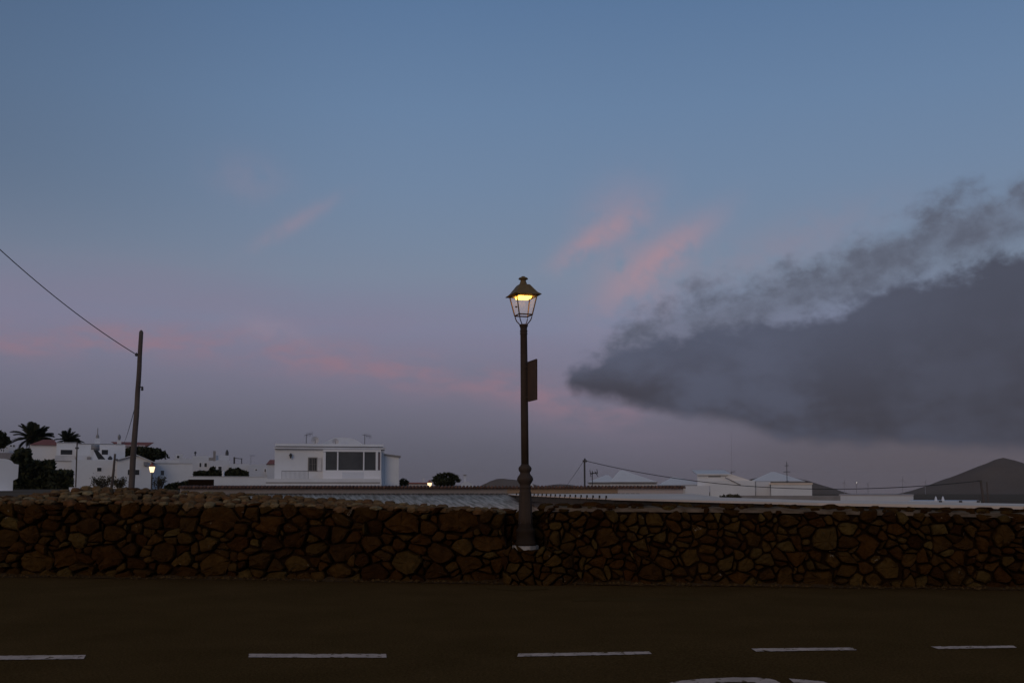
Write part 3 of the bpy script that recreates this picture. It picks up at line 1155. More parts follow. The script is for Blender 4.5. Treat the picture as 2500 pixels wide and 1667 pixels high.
mb = MB().lathe([(0.0605, hz(1133)), (0.0595, hz(1000)), (0.0565, hz(880)), (0.0545, hz(817)), (0.060, hz(816)), (0.060, hz(813)), (0.0545, hz(812)),
                 (0.0545, hz(811)), (0.060, hz(810)), (0.060, hz(807)), (0.0545, hz(806)), (0.056, hz(800)), (0.068, hz(796)), (0.071, hz(793.5)), (0.066, hz(792))], 18)
mb.build('pole', 'lamp_iron', lamp, True)
# raised flutes on the pedestal foot
for i in range(8):
    t = 2 * pi * i / 8
    MB().tube([(0.106 * cos(t), 0.106 * sin(t), hz(1278)), (0.088 * cos(t), 0.088 * sin(t), hz(1200))], 0.008, 5).build('flute', 'lamp_iron', lamp)

ROT = radians(19.0)
LC = hz(769.7)          # bottom of the cage
LT = hz(723.5)          # top of the cage
head = empty('lantern', (0, 0, 0), ROT)
head.parent = lamp


def ring4(h, z): return [(-h, -h, z), (h, -h, z), (h, h, z), (-h, h, z)]


def frustum(mb, prof, close=True):
    o = len(mb.v)
    for h, z in prof: mb.v += ring4(h, z)
    for k in range(len(prof) - 1):
        for i in range(4):
            j = (i + 1) % 4
            mb.f.append((o + k * 4 + i, o + k * 4 + j, o + k * 4 + 4 + j, o + k * 4 + 4 + i))
    if close:
        mb.f.append((o + 3, o + 2, o + 1, o))
        m = o + 4 * (len(prof) - 1)
        mb.f.append((m, m + 1, m + 2, m + 3))
    return mb


HB, HT, HE = 0.11, 0.182, 0.226
rt = LT + 0.03
frustum(MB(), [(HT, LT), (HE, LT + 0.004), (HE, LT + 0.014), (0.186, rt + 0.012), (0.166, rt + 0.035), (0.085, rt + 0.150), (0.078, rt + 0.155)]).build('lantern_roof', 'lamp_roof', head)
MB().lathe([(0.066, rt + 0.154), (0.058, rt + 0.175), (0.045, rt + 0.215), (0.043, rt + 0.235), (0.074, rt + 0.243), (0.078, rt + 0.252), (0.066, rt + 0.268),
            (0.03, rt + 0.282), (0.028, rt + 0.290)], 14).build('lantern_cap', 'lamp_roof', head, True)
cs = [(-1, -1), (1, -1), (1, 1), (-1, 1)]
for sx1, sy1 in cs:
    MB().tube([(sx1 * HB, sy1 * HB, LC), (sx1 * (HT - 0.012), sy1 * (HT - 0.012), LT + 0.002)], 0.011, 5).build('corner_bar', 'lamp_roof', head)
    MB().tube([(sx1 * HB * 0.98, sy1 * HB * 0.98, LC - 0.004), (sx1 * 0.10, sy1 * 0.10, LC - 0.045), (sx1 * 0.088, sy1 * 0.088, LC - 0.085),
               (sx1 * 0.062, sy1 * 0.062, LC - 0.125), (sx1 * 0.04, sy1 * 0.04, hz(793))], 0.0085, 6).build('bracket', 'lamp_iron', head, True)
for i in range(4):
    p, q = cs[i], cs[(i + 1) % 4]
    MB().tube([(p[0] * HB, p[1] * HB, LC), (q[0] * HB, q[1] * HB, LC)], 0.011, 5).build('bottom_rail', 'lamp_iron', head)
    hb, ht = HB - 0.003, HT - 0.016
    nx, ny = (p[0] + q[0]) / 2, (p[1] + q[1]) / 2
    mb = MB()
    vs = [(p[0] * hb, p[1] * hb, LC + 0.012), (q[0] * hb, q[1] * hb, LC + 0.012), (q[0] * ht, q[1] * ht, LT - 0.004), (p[0] * ht, p[1] * ht, LT - 0.004)]
    vs += [(v[0] - nx * 0.003, v[1] - ny * 0.003, v[2]) for v in vs]
    mb.add(vs, [(0, 1, 2, 3), (7, 6, 5, 4), (0, 4, 5, 1), (1, 5, 6, 2), (2, 6, 7, 3), (3, 7, 4, 0)])
    mb.build('pane', 'lantern_glass', head)
MB().box((-0.158, -0.158, LT - 0.008), (0.158, 0.158, LT - 0.002)).build('reflector', 'dish', head)
mb = frustum(MB(), [(0.096, LT - 0.040), (0.104, LT - 0.010)])
mb.build('light_panel', 'lamp_light', head)
MB().lathe([(0.018, LC - 0.01), (0.02, LC + 0.005), (0.012, LC + 0.012)], 8, (-HB - 0.012, 0, 0.13)).build('latch', 'lamp_iron', head)

# the notice panel clamped to its pole
pt, pb = P(1289, 884, LY).z, P(1289, 981, LY).z
sign = empty('pole_sign', P(1284, 981, LY), 0, 'narrow brown panel fixed edge on to the street lamp pole', 'sign')
so = sign.location
q0 = Vector((0.038, -0.045, 0))
q1 = q0 + Vector((0.122, -0.36, 0))
dv = (q1 - q0).normalized()
nv = Vector((-dv.y, dv.x, 0)) * 0.012
H = pt - pb


def panel_box(mb, t0, t1, z0, z1, th):
    a_, b_ = q0 + dv * t0, q0 + dv * t1
    nn = nv.normalized() * th
    c4 = [a_ - nn, b_ - nn, b_ + nn, a_ + nn]
    mb.slab([(c.x, c.y, z1) for c in c4], z1 - z0)


LP = (q1 - q0).length
mb = MB(); panel_box(mb, 0, LP, 0, H, 0.006); mb.build('panel', 'panel_brown', sign)
mb = MB()
panel_box(mb, 0, 0.025, 0.0, H, 0.013); panel_box(mb, LP - 0.012, LP, 0, H, 0.013)
panel_box(mb, 0.025, LP - 0.012, 0, 0.012, 0.012); panel_box(mb, 0.025, LP - 0.012, H - 0.012, H, 0.012)
mb.build('rim', 'panel_brown', sign)
for z in (0.055, H - 0.09):
    MB().lathe([(0.064, z), (0.064, z + 0.022)], 16).build('clamp', 'lamp_iron', sign)
    MB().tube([(-0.085, 0, z + 0.011), (-0.055, 0, z + 0.011)], 0.008, 6).build('clamp_bolt', 'lamp_iron', sign)

# ------------------------------------------------------------------ sheds just behind the wall
YR = 44.0


def shed_roof_plane():
    rib = Vector((-0.24, 1.0, 0.0893))
    return rib


# corrugated roof with the tile edged upstand behind it
rib = shed_roof_plane()
left_top, right_top = P(430, 1206.2, YR), P(1470, 1206.2, YR)
shed = empty('corrugated_shed', (left_top + right_top) / 2 * 1.0, 0, 'low shed with a sloping grey corrugated roof behind the wall', 'shed')
shed.location.z = -0.5
o = shed.location
width = (right_top - left_top).length
pitch_w = 0.215
per_sheet = 5
xpos = 0.0
k = 0
RLEN = 14.0
while xpos < width:
    mb = MB()
    steps = per_sheet * 6
    for i in range(steps + 1):
        u = xpos + pitch_w * per_sheet * 1.02 * i / steps
        zz = 0.024 * (0.5 + 0.5 * cos(2 * pi * (u / pitch_w))) ** 2.2
        top = left_top + Vector((u, 0, zz + (0.004 if k % 2 else 0)))
        bot = top - rib * RLEN
        for t in (0, 1):
            p = top + (bot - top) * t - o
            mb.v.append(tuple(p))
        for t in (0, 1):
            p = top + (bot - top) * t - o
            mb.v.append((p.x, p.y, p.z - 0.008))
    for i in range(steps):
        b = i * 4
        mb.f += [(b, b + 1, b + 5, b + 4), (b + 2, b + 6, b + 7, b + 3), (b, b + 4, b + 6, b + 2), (b + 1, b + 3, b + 7, b + 5)]
    mb.build('roof_sheet', 'fibre_cement', shed, True)
    xpos += pitch_w * per_sheet
    k += 1
mb = MB()
b0 = left_top - rib * RLEN - o
b1 = b0 + Vector((width, 0, 0))
mb.slab([(b0.x + 0.2, b0.y + 0.3, b0.z - 0.06), (b1.x - 0.2, b1.y + 0.3, b1.z - 0.06), (right_top.x - o.x - 0.2, right_top.y - o.y - 0.1, right_top.z - o.z - 0.06),
         (left_top.x - o.x + 0.2, left_top.y - o.y - 0.1, left_top.z - o.z - 0.06)], 0.25)
mb.build('wall', 'grey_render', shed)

# long low building with a tiled coping
ub = empty('tile_edged_building', P(1060, 1205, YR + 0.3), 0, 'long low building edge with a row of brown tiles along its coping', 'building')
ub.location.z = -0.5
o = ub.location
for px0, px1, mat, nm in ((440, 1238, 'grey_render', 'wall'), (1238, 1508, 'ochre', 'wall'), (1508, 1668, 'pale_pink', 'wall')):
    A, B = P(px0, 1190.0, YR + 0.15), P(px1, 1190.0, YR + 0.15)
    mb = MB().box((A.x - o.x, A.y - o.y, 0), (B.x - o.x, A.y - o.y + 2.6, A.z - o.z))
    w = mb.build(nm, mat, ub)
    if mat == 'ochre': w['label'] = 'ochre stretch of the low wall'
mb = MB()
A, B = P(440, 1187, YR), P(1674, 1188.4, YR)
nt = int((B.x - A.x) / 0.157)
for i in range(nt):
    x = lerp(A.x, B.x, i / nt)
    z = A.z + 0.004 * RN.uniform(-1, 1)
    mb.tube([(x - o.x, A.y - 0.10 - o.y + RN.uniform(-0.01, 0.01), z - o.z - 0.035), (x - o.x, A.y + 0.5 - o.y, z - o.z + 0.0)], [0.062, 0.052], 7)
tag(mb.build('tile_row', 'tile_brown', ub, True), kind='stuff')
mb = MB().box((A.x - o.x, A.y - 0.03 - o.y, A.z - o.z - 0.085), (B.x - o.x, A.y + 0.5 - o.y, A.z - o.z - 0.03))
mb.build('tile_bed', 'tile_brown', ub)
mb = MB()
A, B = P(560, 1205.5, YR), P(1560, 1205.5, YR)
x = A.x
while x < B.x:
    ln = RN.uniform(0.12, 0.2)
    mb.box((x - o.x, A.y - 0.05 - o.y, A.z - 0.012 - o.z), (x + ln - o.x, A.y + 0.1 - o.y, A.z + 0.03 - o.z))
    x += ln + 0.07
tag(mb.build('flashing_lumps', 'dark_metal', ub), kind='stuff')

# pale roofed shed whose eave runs towards the viewer on the right
ZE = 1.18
eave = [G(1256, 1207, ZE), G(1495, 1216.6, ZE), G(2000, 1228.6, ZE), G(2500, 1237.0, ZE), Vector((10.2, 15.4, ZE))]
back = [Vector((13, 17.8, ZE + 0.015)), G(2500, 1229.0, ZE + 0.015), G(2000, 1220.8, ZE + 0.03), G(1760, 1213.5, ZE + 0.04), P(1690, 1204.8, YR), P(1240, 1204.8, YR)]
ps = empty('pale_roof_shed', (eave[1].x, eave[1].y, -0.5), 0, 'long shed with a flat pale roof and dark eave just behind the wall', 'shed')
o = ps.location
mb = MB().slab([tuple(p - o) for p in eave + back], 0.035)
mb.build('roof', 'pale_roof', ps)
for i in range(4):
    p, q = eave[i], eave[i + 1]
    dd = (q - p).normalized()
    nn = Vector((dd.y, -dd.x, 0)) * 0.03
    if nn.y > 0: nn = -nn
    inn = -nn
    p1, q1_ = p + inn * 2 - o, q + inn * 2 - o
    p2, q2_ = p + inn * 4 - o, q + inn * 4 - o
    mb = MB().slab([(v.x, v.y, ZE - o.z - 0.0355) for v in (p1, q1_, q2_, p2)], 0.20 if i == 0 else 0.12)
    mb.build('fascia', 'rust_board' if i == 0 else 'dark_board', ps)
    p3, q3 = p + inn * 14 - o, q + inn * 14 - o
    p4, q4 = p + inn * 18 - o, q + inn * 18 - o
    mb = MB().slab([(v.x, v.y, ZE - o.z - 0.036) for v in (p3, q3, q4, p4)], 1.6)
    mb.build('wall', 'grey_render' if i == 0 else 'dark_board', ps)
    if i:
        r3, r4 = p - o, q - o
        mb = MB().slab([(v.x, v.y, ZE - o.z + 0.012) for v in (r3 + nn, r4 + nn, r4, r3)], 0.05)
        mb.build('white_rim', 'pale_roof', ps)
# clips along the far stretch of the eave
p, q = eave[0], eave[1]
for i in range(20):
    c = p + (q - p) * ((i + 0.6) / 20.5) - o
    MB().box((c.x - 0.018, c.y - 0.02, c.z - 0.05), (c.x + 0.03, c.y + 0.02, c.z + 0.075)).build('roof_clip', 'dark_board', ps)


# ------------------------------------------------------------------ house kit
class Fr:
    """a local frame that faces the road at a given column and distance"""
    def __init__(s, px, Y, label, cat='house', name='house', zg=None, group=None, turn=0.0):
        o = P(px, HORIZON, Y)
        s.zg = terrain(o.x, o.y) - 0.25 if zg is None else zg
        s.o = Vector((o.x, o.y, s.zg))
        s.a = atan2(o.x, o.y) + turn
        s.ex = Vector((cos(s.a), -sin(s.a), 0))
        s.ey = Vector((sin(s.a), cos(s.a), 0))
        s.root = empty(name, s.o, -s.a, label, cat, group)

    def L(s, px, py, d=0.0):
        r = ray(px, py)
        c = Vector((0, 0, EYE))
        t = (d - (c - s.o).dot(s.ey)) / r.dot(s.ey)
        p = c + r * t - s.o
        return Vector((p.dot(s.ex), d, p.z))

    def box(s, mb, x0, y0, x1, y1, d0, d1, ground=False):
        A, B = s.L(x0, y0, d0), s.L(x1, y1, d0)
        mb.box((A.x, d0, 0.0 if ground else B.z), (B.x, d1, A.z))
        return mb

    def part(s, name, mat, *boxes, ground=False, parent=None):
        mb = MB()
        for b in boxes: s.box(mb, *b, ground=ground)
        return mb.build(name, mat, parent or s.root)

    def window(s, x0, y0, x1, y1, d, mat='window_dark', bars=0, frame='white_trim', fw=0.05, reveal=True):
        A, B = s.L(x0, y0, d), s.L(x1, y1, d)
        w = MB().box((A.x, d - 0.006, B.z), (B.x, d + 0.05, A.z)).build('window', mat, s.root)
        mb = MB()
        for (a_, b_, c_, e_) in ((A.x - fw, A.x, B.z - fw, A.z + fw), (B.x, B.x + fw, B.z - fw, A.z + fw), (A.x, B.x, A.z, A.z + fw), (A.x, B.x, B.z - fw, B.z)):
            mb.box((a_, d - 0.045, c_), (b_, d + 0.04, e_))
        for k in range(bars):
            x = lerp(A.x, B.x, (k + 1) / (bars + 1))
            mb.box((x - 0.02, d - 0.03, B.z + 0.001), (x + 0.02, d + 0.03, A.z - 0.001))
        mb.build('frame', frame, w)
        return w

    def poly(s, name, mat, pts, d0, d1, parent=None):
        q = [s.L(x, y, d0) for x, y in pts]
        return MB().prism([(p.x, p.z) for p in q], d0, d1).build(name, mat, parent or s.root)


def antenna(fr_root, base, h, n=5, w=0.5, lean=0.0, name='antenna', tilt=0.25):
    r = MB().tube([base, (base[0] + lean, base[1], base[2] + h)], 0.022, 5).build(name, 'dark_metal', fr_root)
    mb = MB()
    t = Vector((base[0] + lean, base[1], base[2] + h * 0.93))
    e = t + Vector((w * 0.9, 0.15, w * tilt))
    mb.tube([t - Vector((w * 0.35, 0, w * tilt * 0.3)), e], 0.014, 4)
    mb.build('boom', 'dark_metal', r)
    for i in range(n):
        c = t + (e - t) * (i / (n - 1))
        MB().tube([c + Vector((0, 0, -0.16)), c + Vector((0.0, 0, 0.16))], 0.009, 4).build('element', 'dark_metal', r)
    return r


def dish(fr_root, c, r, lean=0.5):
    mb = MB()
    n = 14
    for k, (q, dpt) in enumerate(((0.08, 0.16), (0.5, 0.11), (0.85, 0.04), (1.0, 0.0))):
        for i in range(n):
            a_ = 2 * pi * i / n
            mb.v.append((c[0] + r * q * cos(a_), c[1] + dpt * r * 2 - sin(a_) * q * r * 0.35 * lean, c[2] + r * q * sin(a_)))
    m = len(mb.v)
    mb.v += [(v[0], v[1] + 0.02, v[2]) for v in mb.v[:]]
    for k in range(3):
        for i in range(n):
            j = (i + 1) % n
            mb.f.append((k * n + i, k * n + j, (k + 1) * n + j, (k + 1) * n + i))
            mb.f.append((m + k * n + j, m + k * n + i, m + (k + 1) * n + i, m + (k + 1) * n + j))
    mb.f.append(tuple(range(n)))
    o_ = mb.build('satellite_dish', 'dish', fr_root, True)
    MB().tube([(c[0], c[1] + 0.15, c[2] - r * 1.25), (c[0], c[1] + 0.15, c[2])], 0.03, 5).build('mast', 'grey_metal', o_)
    MB().tube([(c[0], c[1] - 0.05, c[2] - r * 0.95), (c[0] + 0.02, c[1] - r * 1.1, c[2] - r * 0.2)], 0.016, 4).build('feed_arm', 'dark_metal', o_)
    return o_


# ------------------------------------------------------------------ main white house
X2 = lambda c: 430 + c / 3.92
Y2 = lambda c: 1030 + c / 3.92
h = Fr(820, 70, 'flat roofed white house with a three pane sunroom and satellite dishes')
h.part('wall', 'whitewash', (X2(945), Y2(262), X2(1990), 1200, 0, 7.5), ground=True)
h.part('parapet', 'whitewash', (X2(948), Y2(206), X2(1985), Y2(236), -0.05, 7.6))
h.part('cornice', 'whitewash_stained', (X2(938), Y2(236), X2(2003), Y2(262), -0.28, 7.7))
h.part('cornice_edge', 'grey_trim', (X2(940), Y2(241), X2(2003), Y2(246), -0.30, -0.281))
w = h.part('sunroom', 'white_trim', (X2(1405), Y2(460), X2(1962), Y2(606), -1.0, -0.001), (X2(1405), Y2(262), X2(1962), Y2(286), -1.0, -0.001),
           (X2(1405), Y2(286), X2(1430), Y2(460), -1.0, -0.001), (X2(1541), Y2(286), X2(1552), Y2(460), -1.0, -0.8), (X2(1790), Y2(286), X2(1801), Y2(460), -1.0, -0.8),
           (X2(1911), Y2(286), X2(1931), Y2(460), -1.0, -0.001), (X2(1955), Y2(286), X2(1962), Y2(460), -1.0, -0.8))
for a_, b_ in ((1430, 1541), (1552, 1790), (1801, 1911)):
    g = h.part('window', 'window_glass', (X2(a_) + 0.02, Y2(286) + 0.02, X2(b_) - 0.02, Y2(460) - 0.02, -0.93, -0.90))
h.part('window', 'window_pink', (X2(1931) + 0.02, Y2(296), X2(1955) - 0.02, Y2(460) - 0.02, -0.92, -0.88))
h.part('sunroom_panel', 'whitewash_stained', (X2(1590), Y2(478), X2(1795), Y2(540), -1.012, -1.0))
h.window(X2(1270), Y2(345), X2(1346), Y2(464), 0, bars=1, fw=0.06, frame='grey_trim')
mb = MB()
for i in range(5):
    h.box(mb, X2(1274 + 17 * i), Y2(345), X2(1275.6 + 17 * i), Y2(464), -0.09, -0.07)
h.box(mb, X2(1270), Y2(402), X2(1346), Y2(404), -0.09, -0.07)
mb.build('window_grille', 'grey_trim', h.root)
h.part('shutter', 'whitewash_stained', (X2(1352), Y2(342), X2(1390), Y2(466), -0.10, -0.03))
# wall lantern beside the window
c = h.L(X2(1097), Y2(325))
MB().lathe([(0.01, -0.18), (0.05, -0.14), (0.10, 0.05), (0.115, 0.065), (0.07, 0.13), (0.02, 0.18), (0.015, 0.2)], 8, (c.x, -0.20, c.z)).build('wall_lantern', 'dark_metal', h.root)
MB().box((c.x - 0.02, -0.20, c.z + 0.17), (c.x + 0.02, 0.02, c.z + 0.2)).build('lantern_arm', 'dark_metal', h.root)
h.part('terrace_wall', 'whitewash', (X2(860), Y2(542), X2(1965), 1200, -2.2, -0.001), ground=True)
h.part('terrace_edge', 'grey_trim', (X2(858), Y2(574), X2(1950), Y2(584), -2.24, -2.201))
A, B = h.L(X2(1010), Y2(470), -1.9), h.L(X2(1265), Y2(541), -1.9)
for i in range(22):
    x = lerp(A.x, B.x, i / 21)
    MB().box((x - 0.012, -1.92, B.z - 0.02), (x + 0.012, -1.90, A.z)).build('railing_bar', 'grey_metal' if i != 21 else 'dark_metal', h.root)
MB().box((A.x, -1.93, A.z), (B.x, -1.89, A.z + 0.04)).build('railing_top', 'grey_metal', h.root)
A = h.L(X2(2000), Y2(318)); B = h.L(X2(2132), Y2(334)); C = h.L(X2(2132), 1200); D = h.L(X2(1991), 1200)
MB().prism([(D.x, 0), (C.x, 0), (B.x, B.z), (D.x, A.z)], 0.0, 6.0).build('side_wing', 'whitewash', h.root)
MB().prism([(D.x, A.z + 0.005), (B.x + 0.12, B.z - 0.04), (B.x + 0.12, B.z + 0.08), (D.x, A.z + 0.11)], -0.12, 6.1).build('wing_roof', 'grey_trim', h.root)
# shallow vault on the roof
A, B, T = h.L(X2(1370), Y2(206), 2), h.L(X2(1815), Y2(206), 2), h.L(X2(1590), Y2(148), 2)
arc = []
for i in range(17):
    t = -1 + 2 * i / 16
    arc.append((lerp(A.x, B.x, (t + 1) / 2), A.z - 0.25 + (T.z - A.z + 0.25) * (1 - abs(t) ** 2.6)))
MB().prism(arc, 2.0, 6.0).build('roof_vault', 'whitewash_stained', h.root)
zr = h.L(X2(1330), Y2(206), 1).z
q = h.L(X2(1330), Y2(174), 0.8); dish(h.root, (q.x, 0.8, q.z), 0.27)
q = h.L(X2(1525), Y2(188), 0.8); dish(h.root, (q.x, 0.8, q.z), 0.23)
q = h.L(X2(1245), Y2(206), 1.0); antenna(h.root, (q.x, 1.0, q.z - 0.05), h.L(X2(1245), Y2(112), 1).z - q.z, w=0.45)
q = h.L(X2(1805), Y2(206), 1.0); antenna(h.root, (q.x, 1.0, q.z - 0.05), h.L(X2(1805), Y2(112), 1).z - q.z, w=0.5, tilt=-0.2)

# ------------------------------------------------------------------ houses of the left cluster
X1 = lambda c: c / 4.704
Y1 = lambda c: 980 + c / 4.704

# vaulted white building at the picture edge
h = Fr(8, 46, 'white building with a rounded end at the far left behind the wall', 'building')
h.poly('wall', 'whitewash', [(-60, 1205), (X1(145), 1205), (X1(150), Y1(905)), (X1(205), Y1(880)), (X1(215), Y1(722)), (X1(165), Y1(715)), (X1(135), Y1(682)),
                             (X1(100), Y1(664)), (X1(60), Y1(656)), (0, Y1(653)), (-60, Y1(660))], 0, 5)
h.part('apron', 'whitewash_stained', (-60, 1198, X1(115), 1216, -0.8, -0.001))

h = Fr(107, 100, 'white house with a red hipped tile roof beside the palms')
h.part('wall', 'whitewash', (X1(345), Y1(490), X1(662), Y1(700), 0, 6), ground=True)
A, B, T = h.L(X1(340), Y1(494), -0.3), h.L(X1(668), Y1(494), -0.3), h.L(X1(560), Y1(438), 3)
MB().hip(A.x, B.x, -0.3, 6.3, A.z, T.z, 0.5, 0.2, cx=T.x).build('roof', 'tile_red', h.root)

h = Fr(160, 98, 'white two level house with a wide dark window beside the thin pole')
h.part('wall', 'whitewash', (X1(650), Y1(474), X1(884), Y1(690), 0, 5), ground=True)
h.part('roof_edge', 'whitewash_stained', (X1(648), Y1(466), X1(888), Y1(474), -0.12, 5.1))
h.window(X1(697), Y1(553), X1(830), Y1(610), 0)
h.part('terrace_block', 'whitewash', (X1(612), Y1(684), X1(866), Y1(797), -2.5, -0.001))
h.part('terrace_parapet', 'whitewash_stained', (X1(632), Y1(617), X1(864), Y1(682), -2.0, -0.002))
h.part('ledge', 'grey_trim', (X1(608), Y1(680), X1(868), Y1(685), -2.62, -0.01))

h = Fr(240, 94, 'large white house with a solar water heater on its terrace')
h.part('wall', 'whitewash', (X1(888), Y1(488), X1(1425), 1200, 0, 6), ground=True)
h.part('roof_edge', 'whitewash_stained', (X1(885), Y1(482), X1(1428), Y1(488), -0.1, 6.1))
h.window(X1(1168), Y1(553), X1(1240), Y1(610), 0)
h.part('lower_wall', 'whitewash', (X1(822), Y1(667), X1(1345), 1200, -3.2, -0.001), ground=True)
h.window(X1(1116), Y1(758), X1(1165), Y1(801), -3.2)
h.window(X1(1292), Y1(776), X1(1321), Y1(801), -3.2)
h.part('terrace_wall', 'whitewash_stained', (X1(890), Y1(617), X1(1050), Y1(666), -2.4, -2.2))
h.part('roof_box', 'grey_trim', (X1(1000), Y1(635), X1(1046), Y1(667), -2.9, -2.45))
h.part('heater_stand', 'whitewash', (X1(1036), Y1(545), X1(1072), Y1(667), -2.8, -2.35))
A, B = h.L(X1(1046), Y1(530), -2.6), h.L(X1(1140), Y1(530), -2.6)
MB().tube([(A.x, -2.6, A.z), (B.x, -2.6, B.z)], 0.28, 12).build('water_tank', 'grey_metal', h.root, True)
MB().tube([(B.x, -2.6, B.z), (B.x + 0.05, -2.6, B.z)], 0.26, 12).build('tank_end', 'dish', h.root)
pp = [h.L(X1(x), Y1(y), -2.9) for x, y in ((1075, 560), (1122, 560), (1212, 664), (1128, 664))]
MB().prism([(p.x, p.z) for p in pp], -2.95, -2.88).build('collector_panel', 'window_dark', h.root)
q = h.L(X1(1118), Y1(486), 2)
MB().box((q.x - 0.25, 2, q.z - 0.1), (q.x + 0.25, 2.5, q.z + 0.55)).build('chimney', 'whitewash_stained', h.root)
MB().lathe([(0.16, 0), (0.13, 0.3), (0.05, 0.35), (0.035, 0.95), (0.015, 1.0)], 8, (q.x, 2.25, q.z + 0.55)).build('pinnacle', 'grey_trim', h.root)
q = h.L(X1(1265), Y1(655), -3.0)
MB().lathe([(0.16, -0.1), (0.22, 0.02), (0.10, 0.2), (0.03, 0.25)], 8, (q.x, -3.0, q.z)).build('roof_vent', 'dark_metal', h.root)

h = Fr(330, 90, 'small white gabled house with a wide dark window behind the leaning pole')
h.poly('wall', 'whitewash', [(X1(1345), 1200), (X1(1740), 1200), (X1(1740), Y1(690)), (X1(1560), Y1(612)), (X1(1345), Y1(672))], 0, 7)
h.poly('roof', 'whitewash_stained', [(X1(1330), Y1(668)), (X1(1560), Y1(604)), (X1(1785), Y1(698)), (X1(1785), Y1(706)), (X1(1560), Y1(612)), (X1(1330), Y1(676))], -0.3, 7.2)
h.window(X1(1468), Y1(782), X1(1600), Y1(842), 0)
h.part('wall_cabinet', 'grey_metal', (X1(1650), Y1(692), X1(1696), Y1(735), -0.35, -0.001))

h = Fr(430, 93, 'low flat white house with one small window beside the far red topped lamp')
h.part('wall', 'whitewash', (X1(1742), Y1(712), X1(2205), 1200, 0, 6), ground=True)
h.part('parapet', 'whitewash_stained', (X1(1782), Y1(668), X1(2060), Y1(712), 0.05, 5.9))
h.part('sill_line', 'grey_trim', (X1(1770), Y1(706), X1(2210), Y1(712), -0.08, -0.001))
h.window(X1(1847), Y1(792), X1(1884), Y1(845), 0, 'window_glass')

h = Fr(322, 125, 'white house with a red tile roof peeking above the round pine tree')
h.part('wall', 'whitewash', (X1(1385), Y1(500), X1(1655), 1190, 0, 6), ground=True)
A, B, T = h.L(X1(1375), Y1(512), -0.3), h.L(X1(1670), Y1(512), -0.3), h.L(X1(1520), Y1(466), 3)
MB().hip(A.x, B.x, -0.3, 6.3, A.z, T.z, 2.6, 0.2).build('roof', 'tile_red', h.root)
q = h.L(X1(1368), Y1(470), 1)
MB().box((q.x - 0.25, 1, q.z - 2), (q.x + 0.25, 1.5, q.z + 0.3)).build('chimney', 'whitewash', h.root)
MB().lathe([(0.10, 0), (0.20, 0.35), (0.16, 0.6), (0.04, 0.75)], 8, (q.x, 1.25, q.z + 0.3)).build('chimney_cap', 'grey_metal', h.root)

# far settlement between the cluster and the main house
rr = random.Random(4)


def far_house(px0, py0, px1, Y, label, wins=(), extra=None, roof=None, group=None, mat='far_white'):
    f = Fr((px0 + px1) / 2, Y, label, group=group)
    f.part('wall', mat, (px0, py0, px1, 1195, 0, 7), ground=True)
    for wd in wins: f.window(*wd, 0, fw=0.08)
    if roof:
        A, B = f.L(px0 - 2, py0 + 1, -0.3), f.L(px1 + 2, py0 + 1, -0.3)
        T = f.L(px0, roof, 3)
        MB().hip(A.x, B.x, -0.3, 7.3, A.z, T.z, (B.x - A.x) * 0.3, 0.2).build('roof', 'tile_red', f.root)
    return f


f = far_house(426, Y2(345), 452, 175, 'small white flat house with a roof turret and one square window', ((432, Y2(322), 438, Y2(345)),))
f.part('turret', 'far_white', (429, Y2(305), 446, Y2(345), 0.001, 3))
f = far_house(452, Y2(352), 474, 190, 'narrow white far house just left of the chimneyed one')
f = far_house(470, Y2(325), 512, 165, 'white house with an arched window below a tall grey chimney', ((487, Y2(390), 491.5, Y2(430)), (499, Y2(392), 505, Y2(430))))
q = f.L(X2(183), Y2(325), 2)
MB().lathe([(0.08, 0), (0.08, 0.35), (0.2, 0.45), (0.16, 0.7), (0.03, 0.8)], 8, (q.x, 2, q.z)).build('roof_ornament', 'dark_metal', f.root)
f = far_house(512, Y2(365), 560, 160, 'stepped white house with a dark stub chimney', ((518, Y2(425), 523, Y2(470)), (533, Y2(425), 541, Y2(480))))
f.part('upper_block', 'far_white', (X2(385), Y2(318), X2(505), Y2(366), 0.5, 5))
f.part('chimney', 'grey_trim', (X2(355), Y2(276), X2(378), Y2(372), -0.02, 0.9))
f.part('chimney_shoulder', 'grey_trim', (X2(312), Y2(340), X2(354.5), Y2(368), 0.0, 0.8))
q = f.L(X2(487), Y2(318), 2)
MB().lathe([(0.25, -0.05), (0.25, 0.5), (0.1, 0.9)], 8, (q.x, 2, q.z)).build('roof_vent', 'dark_metal', f.root)
f = far_house(560, Y2(400), 606, 155, 'white far house with a slim dark chimney pipe and wire frame')
f.part('chimney', 'dark_metal', (X2(549), Y2(335), X2(564), Y2(402), 0.3, 0.9))
A, B = f.L(X2(566), Y2(345), 1), f.L(X2(628), Y2(345), 1)
base = f.L(X2(566), Y2(402), 1).z
MB().tube([(A.x, 1, A.z), (B.x, 1, A.z - 0.1)], 0.05, 4).build('roof_frame', 'dark_metal', f.root)
MB().tube([(B.x, 1, A.z), (B.x, 1, base - 0.2)], 0.07, 4).build('roof_frame', 'dark_metal', f.root)
f = far_house(606, Y2(405), 652, 150, 'white house with an aerial mast left of the sunroom house', ((X2(758), Y2(450), X2(775), Y2(464)), (X2(846), Y2(448), X2(858), Y2(478))))
q = f.L(X2(715), Y2(405), 1)
antenna(f.root, (q.x, 1, q.z - 0.1), f.L(X2(715), Y2(308), 1).z - q.z, n=4, w=0.6, tilt=0.0)
f.part('water_box', 'whitewash_stained', (X2(862), Y2(450), X2(888), Y2(508), -0.6, -0.001))
f = far_house(652, Y2(398), 690, 135, 'white house with a red tile roof half hidden by the sunroom house', roof=Y2(360))

